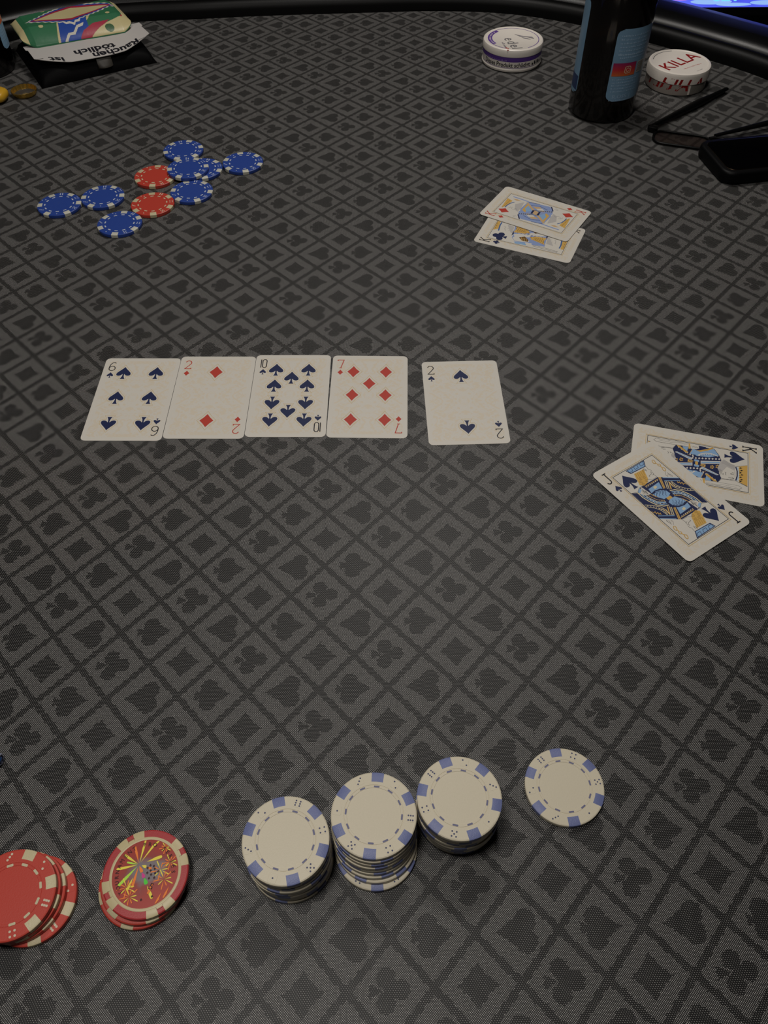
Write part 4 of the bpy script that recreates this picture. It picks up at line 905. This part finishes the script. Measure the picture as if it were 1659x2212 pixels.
# purple-banded tin
e = thing('snus_tin', 'round white tin with a purple side band and thin grey lettering', 'tin', (153.5, 1021.3, .1))
link('tin_base', lathe('tin_base', [(0, 0), (32.6, 0), (34.2, 1), (34.8, 3), (34.4, 4), (34.0, 4.4), (34.0, 17), (0, 17)], MATS['tin_white']), e)
link('tin_lid', lathe('tin_lid', [(0, 16.4), (34.2, 16.4), (34.9, 17), (34.9, 22.2), (34.2, 24), (32.8, 24.8), (31.4, 24.6), (30.8, 24.2), (0, 24.2)], MATS['tin_white']), e)
link('side_band', band(34.12, -180, 180, 11.6, 16.6, I('purple'), 'side_band', 72), e)
link('side_label', band(34.16, -178, -20, 4.9, 11.6, MATS['tin_white'], 'side_label', 40), e)
pr = Print(.25, .01); add_text(pr, 'Dieses Produkt schädigt', 6.6, (0, 8.1), 0, 'ink', 1.0, bold=.02); xs_ = [p[0] for p in pr.v]; kx = 58.0/(max(xs_)-min(xs_)); pr.v = [(p[0]*kx, p[1], p[2]) for p in pr.v]; greek(pr, 32, 46, 6.2, 4.4, 'ink'); greek(pr, -28, 2, 12.2, 1.9, 'violet')
pr.stroke([(-36+i*2, 5.3) for i in range(37)], .35, 'violet')
link('side_print', pr.mesh('side_print', wrap(34.0, -108)), e)
pr = Print(24.26, .01)
pr.stroke(arc(0, 0, 29.2, 29.2, -62, 130, 50), .8, 'purple'); pr.stroke(arc(0, 0, 29.2, 29.2, 212, 248, 16), .8, 'purple')
P = arc(0, 0, 29.6, 29.6, 128, 212, 24)+arc(0, 0, 24.6, 24.6, 212, 128, 24); pr.poly(P, 'purple')
for j in range(13): a = R(207-j*5.6); pr.poly([(27*math.cos(a)+x*math.cos(a)-y*math.sin(a), 27*math.sin(a)+x*math.sin(a)+y*math.cos(a)) for x, y in ((-1, -.8), (1, -.8), (1, .1+.5*(j % 2)), (0, .8), (-1, .6))], 'violet' if j % 4 == 3 else 'white')
rt = R(-80)
for ch, c in zip('edel', ((-5.4, -2.0), (-3.0, -11.8), (-.8, -21.0), (.8, -27.2))): add_text(pr, ch, 18, c, rt, 'grey', .85)
greek(pr, -7, 7, -1.6, 3.2, 'palegrey', rt, (-12, -18)); greek(pr, -3.5, 3.5, -1.6, 3.4, 'red', rt, (-9.6, -28.5))
pr.poly([(2, 12), (12, 6), (22, 4), (24, -2), (16, 3), (8, 5)], 'palegrey'); pr.poly([(9, 3), (16, 0), (20, -4), (13, -1)], 'palegrey')
link('lid_print', pr.mesh('lid_print'), e)
# red-lettered tin
k_ = thing('snus_tin', 'round white tin with bold red lettering beside the brown bottle', 'tin', (332, 958.5, .1))
link('tin_base', lathe('tin_base', [(0, 0), (31.5, 0), (32.8, .8), (33.2, 2), (33.2, 12.4), (0, 12.4)], MATS['tin_grey']), k_)
link('tin_lid', lathe('tin_lid', [(0, 11.8), (33.9, 11.8), (34.4, 12.4), (34.4, 20.6), (33.6, 22.8), (32.0, 23.5), (30.8, 23.4), (30.2, 22.9), (0, 22.9)], MATS['tin_white']), k_)
link('side_label', band(33.25, -76, -40, 1.6, 11.6, MATS['brushed_grey'], 'side_label', 12), k_); link('label_edge', band(33.28, -80, -76, 1.4, 11.7, MATS['tin_white'], 'label_edge', 4), k_)
def half_word(z0, z1, x, Rr, a0, name):
    pr = Print(.06, .0); add_text(pr, 'KILLA', 17.5, (x, 11.2), 0, 'crimson', 1.12, -.0 if z0 > 5 else 0, .02); pr.v = [(a+(b-11)*.28, b, c) for a, b, c in pr.v]
    me = pr.mesh('w'); bm = bmesh.new(); bm.from_mesh(me)
    for co, no in (((0, z0*MM, 0), (0, -1, 0)), ((0, z1*MM, 0), (0, 1, 0))):
        bmesh.ops.bisect_plane(bm, geom=bm.verts[:]+bm.edges[:]+bm.faces[:], plane_co=co, plane_no=no, clear_outer=True)
    wf = wrap(Rr, a0)
    for v in bm.verts: v.co = Vector(wf(v.co.x/MM, v.co.y/MM, v.co.z/MM))*MM
    bm.to_mesh(me); bm.free(); me.name = name; return me
link('base_print', half_word(3.2, 11.8, 0, 33.2, -122, 'base_print'), k_); link('lid_side_print', half_word(12.6, 19.0, 0, 34.4, -92, 'lid_side_print'), k_)
pr = Print(22.95, .01); add_text(pr, 'KILLA', 22, (0.2, 0.2), R(37.5), 'crimson', 1.0, bold=.012)
greek(pr, -13, 13, -.8, 1.5, 'red', R(32), (10.6, -11.3)); greek(pr, -4.5, 4.5, -.5, 1.0, 'grey', R(36), (16.8, -20.8))
pr.stroke(arc(0, 0, 29, 29, 95, 165, 24), .9, 'grey')
link('lid_print', pr.mesh('lid_print'), k_)

# ------------------------------------------------------------------ beer bottles
mt, nt, b = new_mat('brown_glass'); b.inputs['Base Color'].default_value = (.010, .0035, .001, 1); b.inputs['Roughness'].default_value = .10; b.inputs['Specular IOR Level'].default_value = .25; b.inputs['Transmission Weight'].default_value = .9; b.inputs['IOR'].default_value = 1.5
mat('bottle_label_blue', (128, 166, 196), .5, vary=.12, bscale=60); mat('label_dusk', (44, 66, 110), .5)
BP = [(0, 3), (24, 2), (30, 0), (33, 1), (34.5, 4), (34.5, 118), (33.8, 128), (31, 140), (25, 154), (19, 168), (16, 182), (14.2, 210), (13.2, 236), (13.6, 237), (14.2, 240), (14.2, 250), (13.2, 252), (10, 252), (9.6, 240), (0, 238)]
BOT = lathe('bottle_glass', BP, MATS['brown_glass'], 64, ang=40)
def sunset(): 
    mt, nt, b = new_mat('sunset_print'); tc = nt.nodes.new('ShaderNodeTexCoord'); sp = nt.nodes.new('ShaderNodeSeparateXYZ'); nt.links.new(tc.outputs['Object'], sp.inputs[0])
    cr = nt.nodes.new('ShaderNodeValToRGB'); t = (X(nt, sp.outputs[2])*1000-48)/14.0; nt.links.new(t.s, cr.inputs[0]); e_ = cr.color_ramp.elements
    e_[0].color = (*srgb((226, 120, 50)), 1); e_[1].color = (*srgb((150, 40, 100)), 1); z = e_.new(.5); z.color = (*srgb((206, 50, 60)), 1)
    nt.links.new(cr.outputs[0], b.inputs['Base Color']); b.inputs['Roughness'].default_value = .45
sunset()
def bottle(label, x, y, deg):
    t = thing('beer_bottle', label, 'bottle', (x, y, .1), R(deg), None)
    link('bottle_glass', BOT, t)
    lab = link('back_label', band(34.62, -100, -22, 24, 93, MATS['bottle_label_blue'], 'back_label', 24, rnd=7), t)
    lab['label'] = 'blue back label with small white print'
    pr = Print(.2, .004)
    for i in range(8): greek(pr, -19 if i < 7 else -17, 14-(i % 3)*2, 86-i*3.4 if i < 6 else 68.5-(i-6)*2.6, 1.9, 'sky')
    for i in range(5): greek(pr, -20, 9-(i % 2)*6, 45-i*2.9, 1.6, 'sky')
    add_text(pr, 'R.OSS. J', 5.2, (-7, 28.6), 0, 'sky', 1.2); greek(pr, -20, 4, 24.6, 1.3, 'sky')
    [pr.poly([(-22+i*2.5, 49), (-19.5+i*2.5, 49), (-19.5+i*2.5, 61.5), (-22+i*2.5, 61.5)], 'sunset_print') for i in range(10)]; pr.stroke(rrect_at(-6, 54.8, 6.4, 6.4, 1.8), .6, 'cream', True); pr.stroke(arc(-6, 54.8, 1.7, 1.7, 0, 345, 12), .55, 'cream')
    [pr.poly([(5+i*2, 50), (7+i*2, 50), (7+i*2, 61), (5+i*2, 61)], 'white') for i in range(5)]; pr.z += .02
    for i in range(9): pr.stroke([(5.8+i*1.0, 50.6), (5.8+i*1.0, 60.4)], .4 if i % 2 else .6, 'ink')
    pp = link('label_print', pr.mesh('label_print', wrap(34.62, -61)), lab)
    fr = link('front_label', band(34.62, 100, 202, 22, 112, MATS['bottle_label_blue'], 'front_label', 30, rnd=7), t)
    fr['label'] = 'blue front label with a darker printed foot'
    link('label_foot', band(34.66, 108, 200, 26, 40, MATS['label_dusk'], 'label_foot', 24), fr)
    return t
def rrect_at(x, y, w, h, r): return [(x+a, y+b_) for a, b_ in rrect(w, h, r, 4)]
bottle('dark brown beer bottle with blue labels standing beside the red-lettered tin', 237, 896, 0)
bottle('dark brown beer bottle with a blue label cut off by the left edge', -461.5, 1006, 85)

# ------------------------------------------------------------------ tobacco pouch, packet and paper (pouch frame: x along its front edge)
PX = Vector((.870, .493)); PO = Vector((-381, 956)); PANG = math.atan2(PX.y, PX.x)
mat('pouch_black', (5, 5, 6), .6, .08, bump=.2, bscale=120); mat('label_white', (205, 200, 196), .5, .4, bump=.1, bscale=200); mat('pouch_grey', (62, 58, 52), .5)  # the grey is kept dark to hold the shade of the pouch gap
def grid(name, nx, ny, fn, mt, fm=None, thick=0):
    v = []; f = []; k = []
    for i in range(nx+1):
        for j in range(ny+1): v.append(fn(i/nx, j/ny))
    for i in range(nx):
        for j in range(ny): a = i*(ny+1)+j; f.append([a, a+ny+1, a+ny+2, a+1]); k.append(fm((i+.5)/nx, (j+.5)/ny) if fm else 0)
    if thick:
        o = len(v); v += [(a, b_, c-thick) for a, b_, c in v]; ff = [[q+o for q in reversed(p)] for p in f]; f += ff; k += k
        bd = [i*(ny+1) for i in range(nx+1)]+[nx*(ny+1)+j for j in range(1, ny+1)]+[i*(ny+1)+ny for i in range(nx-1, -1, -1)]+[j for j in range(ny-1, 0, -1)]
        for q in range(len(bd)): a, b_ = bd[q], bd[(q+1) % len(bd)]; f.append([a, a+o, b_+o, b_]); k.append(0)
    me = mesh_from(name, v, f, mt, k); return auto_smooth(me, 60)
pch = thing('tobacco_pouch', 'open black tobacco pouch with a white warning flap, under the green packet', 'pouch', (PO.x, PO.y, .1), PANG)
def pillow(u, v, x0, x1, y0, y1, h, e=.35):
    a = max(0.0, 1-abs(2*u-1)**4)**e; b_ = max(0.0, 1-abs(2*v-1)**4)**e; return (x0+(x1-x0)*u, y0+(y1-y0)*v, h*a*b_)
def closed_pillow(name, x0, x1, y0, y1, h, mt, nx=36, ny=28): return grid(name, nx, ny, lambda u, v: (lambda p: (p[0], p[1], p[2]+.6))(pillow(u, v, x0, x1, y0, y1, h)), mt, thick=.6)
link('pouch_body', closed_pillow('pouch_body', -2, 134, 0, 118, 19, MATS['pouch_black']), pch)
def flap_edge(u): 
    s = max(0, math.sin(math.pi*min(1, max(0, u))))
    return 19-17.5*min(1, s*1.35), 25.0-6.5*s
def flap_fn(u, v):
    ye, ze = flap_edge(u); x = 2+135*u+(4*(u-.5) if v < .3 else 0); yb, zb = 62, 23.0
    y = yb+(ye-yb)*v; z = zb+(ze-zb)*v + 1.6*math.sin(v*math.pi)*(1-abs(2*u-1)) - .6*math.sin(u*9+1)*v
    return (x, y, z)
fl_ = link('warning_flap', grid('warning_flap', 48, 24, flap_fn, MATS['label_white'], thick=.5), pch); fl_['label'] = 'white flap printed with a black health warning'
pr = Print(.0, 0); add_text(pr, 'Rauchen', 15.5, (43, 17), 0, 'ink', 1.1, bold=.03); add_text(pr, 'ist', 15, (112, 16), 0, 'ink', 1.1, bold=.03); add_text(pr, 'tödlich', 16, (66, 4.5), 0, 'ink', 1.1, bold=.03)
pr.stroke([(6, 29), (16, 18)], .8, 'ink'); pr.stroke([(133, 27), (126, 17)], .8, 'ink')
def on_flap(a, b_, c):
    # reads from the far side of the table; (a, b_) measured from the flap's right-hand end and its free edge
    u = 1-(a+2)/138; v = 1-(b_-4)/42 if False else None
    ye, ze = flap_edge(u); v = min(1, max(0, 1-(22-b_)/max(8, 62-ye))); p = flap_fn(u, v); return (p[0], p[1], p[2]+.12)
link('warning_print', pr.mesh('warning_print', on_flap), fl_)
link('pouch_gap_shade', grid('pouch_gap_shade', 30, 10, lambda u, v: (4+126*u, 44+66*v, 21.5+.8*math.sin(u*8)), MATS['pouch_grey'], thick=.4), pch)  # dark sheet painting the shade in the gap between flap and packet
link('pull_tab', grid('pull_tab', 10, 6, lambda u, v: (66+17*u, 4-7*v*(1-(2*u-1)**2*.5), 17-7*v-2*v*v), MATS['pouch_grey'], thick=.4), pch)
# green printed packet
for nm, c in (('green', (58, 120, 84)), ('cream', (214, 200, 150)), ('blue', (40, 78, 168)), ('red', (178, 50, 74)), ('white', (222, 218, 204)), ('dkgreen', (60, 100, 60))): mat('packet_'+nm, c, .34, .5, bump=.25, bscale=160)
def inside(p, P):
    r = False; j = len(P)-1
    for i in range(len(P)):
        if (P[i][1] > p[1]) != (P[j][1] > p[1]) and p[0] < (P[j][0]-P[i][0])*(p[1]-P[i][1])/(P[j][1]-P[i][1])+P[i][0]: r = not r
        j = i
    return r
def zig(P, amp, step):
    out = []
    for i in range(len(P)):
        a, b_ = Vector(P[i]), Vector(P[(i+1) % len(P)]); L = (b_-a).length; n = max(1, int(L/step)); d = (b_-a)/n; nn = Vector((d.y, -d.x)).normalized()
        for q in range(n): out += [tuple(a+d*q+nn*amp), tuple(a+d*(q+.5)-nn*amp*.3)]
    return out
def grow(P, s, c=(68, 85)): return [(c[0]+(x-c[0])*s[0], c[1]+(y-c[1])*s[1]) for x, y in P]
D0 = [(24, 83), (64, 69), (113, 88), (72, 104)]
ART_P = [('white', zig(grow(D0, (1.24, 1.75)), 1.6, 7)), ('blue', zig(grow(D0, (1.17, 1.55)), 1.4, 7)), ('red', grow(D0, (1.12, 1.32))), ('cream', D0)]
SIDE = [('cream', [(37, 36), (40, 36), (49, 66), (46, 66)]), ('cream', [(78, 58), (82, 62), (86, 70), (82, 70)]), ('blue', [(40, 36), (76, 36), (80, 72), (49, 72)]), ('white', [(44, 38), (47, 38), (54, 45), (60, 45), (66, 52), (72, 53), (74, 57), (65, 55), (59, 48), (53, 48)]),
        ('red', [(60, 36), (72, 36), (104, 56), (84, 54), (70, 47)]), ('cream', [(70, 36), (124, 36), (124, 60), (100, 53), (88, 47)]), ('red', [(118, 57), (126, 60), (126, 62), (118, 60)]), ('blue', [(58, 102), (84, 108), (86, 130), (58, 130)]), ('cream', [(56, 100), (59, 102), (59, 130), (55, 130)]), ('cream', [(86, 108), (89, 110), (90, 130), (86, 130)])]
PM = ['green', 'cream', 'blue', 'red', 'white', 'dkgreen']
def pack_pt(u, v):
    x = 1+126*u; y = 40+83*v+11*(1-u)*(1-v); e1 = min(1, min(u, 1-u)/.10); a = e1**.6 if e1 > 0 else 0
    vv = v; h = 0 if vv <= 0 else (vv/.28)**.7 if vv < .28 else 1 if vv < .8 else max(0, 1-((vv-.8)/.2)**2)
    z = 8*(1-a)+a*(2+14*h); y2 = y+(1-a)*(12*(1-v)-6*v)
    return (x, y2, z+.5*math.sin(u*13)*math.sin(v*7)*a)
def pack_m(u, v):
    x = 1+126*u; y = 40+83*v; k = 'green'
    if u < .055 or u > .945: return 1
    for nm, P in SIDE:
        if inside((x, y), P): k = nm
    if (x-100)**2+(y-46)**2*1.2 < 26: k = 'dkgreen'
    for nm, P in ART_P:
        if inside((x, y), P): k = nm
    for c in ((27, 62), (106, 68), (40, 108), (100, 112)):
        if (x-c[0])**2+(y-c[1])**2 < 6.5: k = 'cream'
    return PM.index(k)
pk = tag(link('filter_packet', grid('filter_packet', 300, 190, pack_pt, [MATS['packet_'+q] for q in PM], pack_m, thick=1.2)), 'green packet printed with a cream diamond, lying on the tobacco pouch', 'packet')
pk.location = (PO.x*MM, PO.y*MM, .0222); pk.rotation_euler = (0, 0, PANG)
rp = grid('rolled_paper', 24, 20, lambda u, v: (52*u, (6+2*v)*math.cos(v*5.2+2.2), 8+(6+2*v)*math.sin(v*5.2+2.2)), MATS['packet_cream'], thick=.3)
ro = tag(link('rolled_paper', rp), 'curled cream paper lying behind the green packet', 'paper'); ro.location = ((PO.x+PX.x*68-PX.y*134)*MM, (PO.y+PX.y*68+PX.x*134)*MM, .0005+.012); ro.rotation_euler = (0, 0, PANG)

# ------------------------------------------------------------------ crown cap, lighter, pen
mat('cap_gold', (206, 166, 76), .25, .5, metal=.8); mat('cap_liner', (70, 66, 60), .25, .6)
cp_ = thing('crown_cap', 'gold crimped bottle cap lying open side up near the left edge', 'bottle cap', (-398.5, 942, .1))
v, f = [], []; NN = 84
for r, z, amp in ((0, 0, 0), (11.4, 0, 0), (12.6, .7, .05), (13.2, 3, .3), (13.9, 5.4, .6), (13.6, 5.5, .6), (12.8, 3, .3), (12.0, 1.0, 0), (0, .5, 0)):
    for i in range(NN): a = 2*math.pi*i/NN; q = r+amp*math.cos(21*a); v.append((q*math.cos(a), q*math.sin(a), z))
for j in range(8):
    for i in range(NN): f.append([j*NN+i, j*NN+(i+1) % NN, (j+1)*NN+(i+1) % NN, (j+1)*NN+i])
link('cap_shell', auto_smooth(mesh_from('cap_shell', v, f, MATS['cap_gold']), 60), cp_)
link('cap_liner', lathe('cap_liner', [(0, .6), (11.6, .6), (11.6, 1.2), (10.2, 1.5), (9.6, 1.1), (0, 1.1)], MATS['cap_liner'], 40), cp_)
mat('lighter_yellow', (216, 166, 44), .35, .5); mat('steel', (150, 150, 150), .3, metal=1)
lt = thing('lighter', 'yellow lighter with a rounded end poking in at the left edge', 'lighter', (-425, 926, .1), R(172))
lv, lf = [], []; n = 24; secs = [(-13, .15), (-12.4, .5), (-11, .72), (-8, .9), (-4, 1), (52, 1), (53, .96)]
for x, s in secs:
    for k in range(n): a = 2*math.pi*k/n; lv.append((x, 13*s*math.copysign(abs(math.cos(a))**.8, math.cos(a)), 6.5+6.4*s*math.copysign(abs(math.sin(a))**.8, math.sin(a))))
for i in range(len(secs)-1):
    for k in range(n): lf.append([i*n+k, i*n+(k+1) % n, (i+1)*n+(k+1) % n, (i+1)*n+k])
lf.append(list(range(n))); lf.append([(len(secs)-1)*n+k for k in range(n)])
link('lighter_body', auto_smooth(mesh_from('lighter_body', lv, lf, MATS['lighter_yellow']), 60), lt)
link('lighter_hood', prism('lighter_hood', [(53.2, -9), (66, -9), (66, 9), (53.2, 9)], 1, 12, MATS['steel'], 1.5), lt)
mat('pen_blue', (38, 74, 128), .25, .6); mat('pen_rim', (160, 165, 190), .3)
pn = thing('ballpoint_pen', 'blue pen end with a pale rim poking in at the left edge', 'pen', (-203, 169.3, 3.3), R(180))
link('pen_barrel', tube_mesh('pen_barrel', [(-3.0, 0, 0), (-2.6, 0, 0), (-1.5, 0, 0), (0, 0, 0), (100, 0, 0), (128, 0, 0)], [.8, 1.6, 2.6, 3.1, 3.1, 2.6], MATS['pen_blue'], 16), pn)
link('pen_ring', lathe('pen_ring', [(2.3, -.5), (2.9, -.5), (3.25, 0), (3.25, .8), (2.3, .8)], MATS['pen_rim'], 24), pn).matrix_local = Matrix.Translation((-.0022, 0, 0)) @ Matrix.Rotation(R(90), 4, 'Y')
link('pen_tip', tube_mesh('pen_tip', [(128, 0, 0), (138, 0, 0), (140, 0, 0)], [2.5, .8, .4], MATS['steel'], 12), pn)

# ------------------------------------------------------------------ phone and glasses at the right edge
mat('phone_case', (5, 5, 6), .5, .15, bump=.1, bscale=1500); mat('phone_glass', (4, 4, 5), .08, .35); mat('phone_trim', (120, 100, 80), .25, metal=1); mat('glasses_black', (5, 5, 5), .4, .2)
ph = thing('smartphone', 'black smartphone in a thick case at the right edge', 'phone', (395, 782, .1), R(10))
def ctr(P, c=(0, 0)): return [(x+c[0], y+c[1]) for x, y in P]
link('phone_case', prism('phone_case', rrect(150, 68, 13, 8), 0, 12.5, MATS['phone_case'], 3, 3), ph)
link('screen_trim', prism('screen_trim', rrect(139, 57, 9, 8), 12.3, 12.9, MATS['phone_trim'], .2, 1), ph)
link('phone_screen', prism('phone_screen', rrect(138, 56, 8.6, 8), 12.5, 13.05, MATS['phone_glass'], .25, 2), ph)
mt, nt, b = new_mat('tinted_lens'); b.inputs['Base Color'].default_value = (.7, .62, .6, 1); b.inputs['Transmission Weight'].default_value = 1; b.inputs['Roughness'].default_value = .05; b.inputs['IOR'].default_value = 1.1
gl = thing('eyeglasses', 'black-rimmed glasses lying half folded behind the phone', 'glasses', (282, 848.5, .2), R(-17.5))
def ring_tube(name, P, r): return tube_mesh(name, P+[P[0], P[1]], r, MATS['glasses_black'], 8)
for cx_ in (32, 104):
    P = [(cx_+x, -14.5+y, 1.5) for x, y in rrect(56, 27, 10, 6)]
    rim = link('lens_rim', ring_tube('lens_rim', P, 1.3), gl)
    link('lens', prism('lens', [(cx_+x, -14.5+y) for x, y in rrect(54, 25, 9, 6)], 1.3, 1.8, MATS['tinted_lens']), rim)
link('bridge', tube_mesh('bridge', [(59, -6, 2.2), (64, -3.5, 3), (72, -3.5, 3), (77, -6, 2.2)], 1.9, MATS['glasses_black']), gl)
link('end_piece', prism('end_piece', [(-3, -5), (6, -6), (7, 1), (0, 3), (-4, 1)], .3, 5.6, MATS['glasses_black'], 1), gl); link('end_piece', prism('end_piece', [(130, -6), (139, -5), (140, 1), (136, 3), (129, 1)], .3, 5.6, MATS['glasses_black'], 1), gl)
ca_, sa_ = math.cos(R(57.5)), math.sin(R(57.5))
TP = [(0, 2.6), (8, 2.8), (30, 3.4), (60, 4.4), (85, 4.6), (105, 3.2), (132, 2.6)]
link('temple', tube_mesh('temple', [(d*ca_, 1+d*sa_, 4.0) for d, r in TP], [r for d, r in TP], MATS['glasses_black'], 10, .7), gl)
ca2, sa2 = math.cos(R(152)), math.sin(R(152))
link('temple', tube_mesh('temple', [(64+d*.79, -3+d*.61, 5.0+d*.03) for d, r in TP[:-1]], [r*.8 for d, r in TP[:-1]], MATS['glasses_black'], 10, .7), gl)
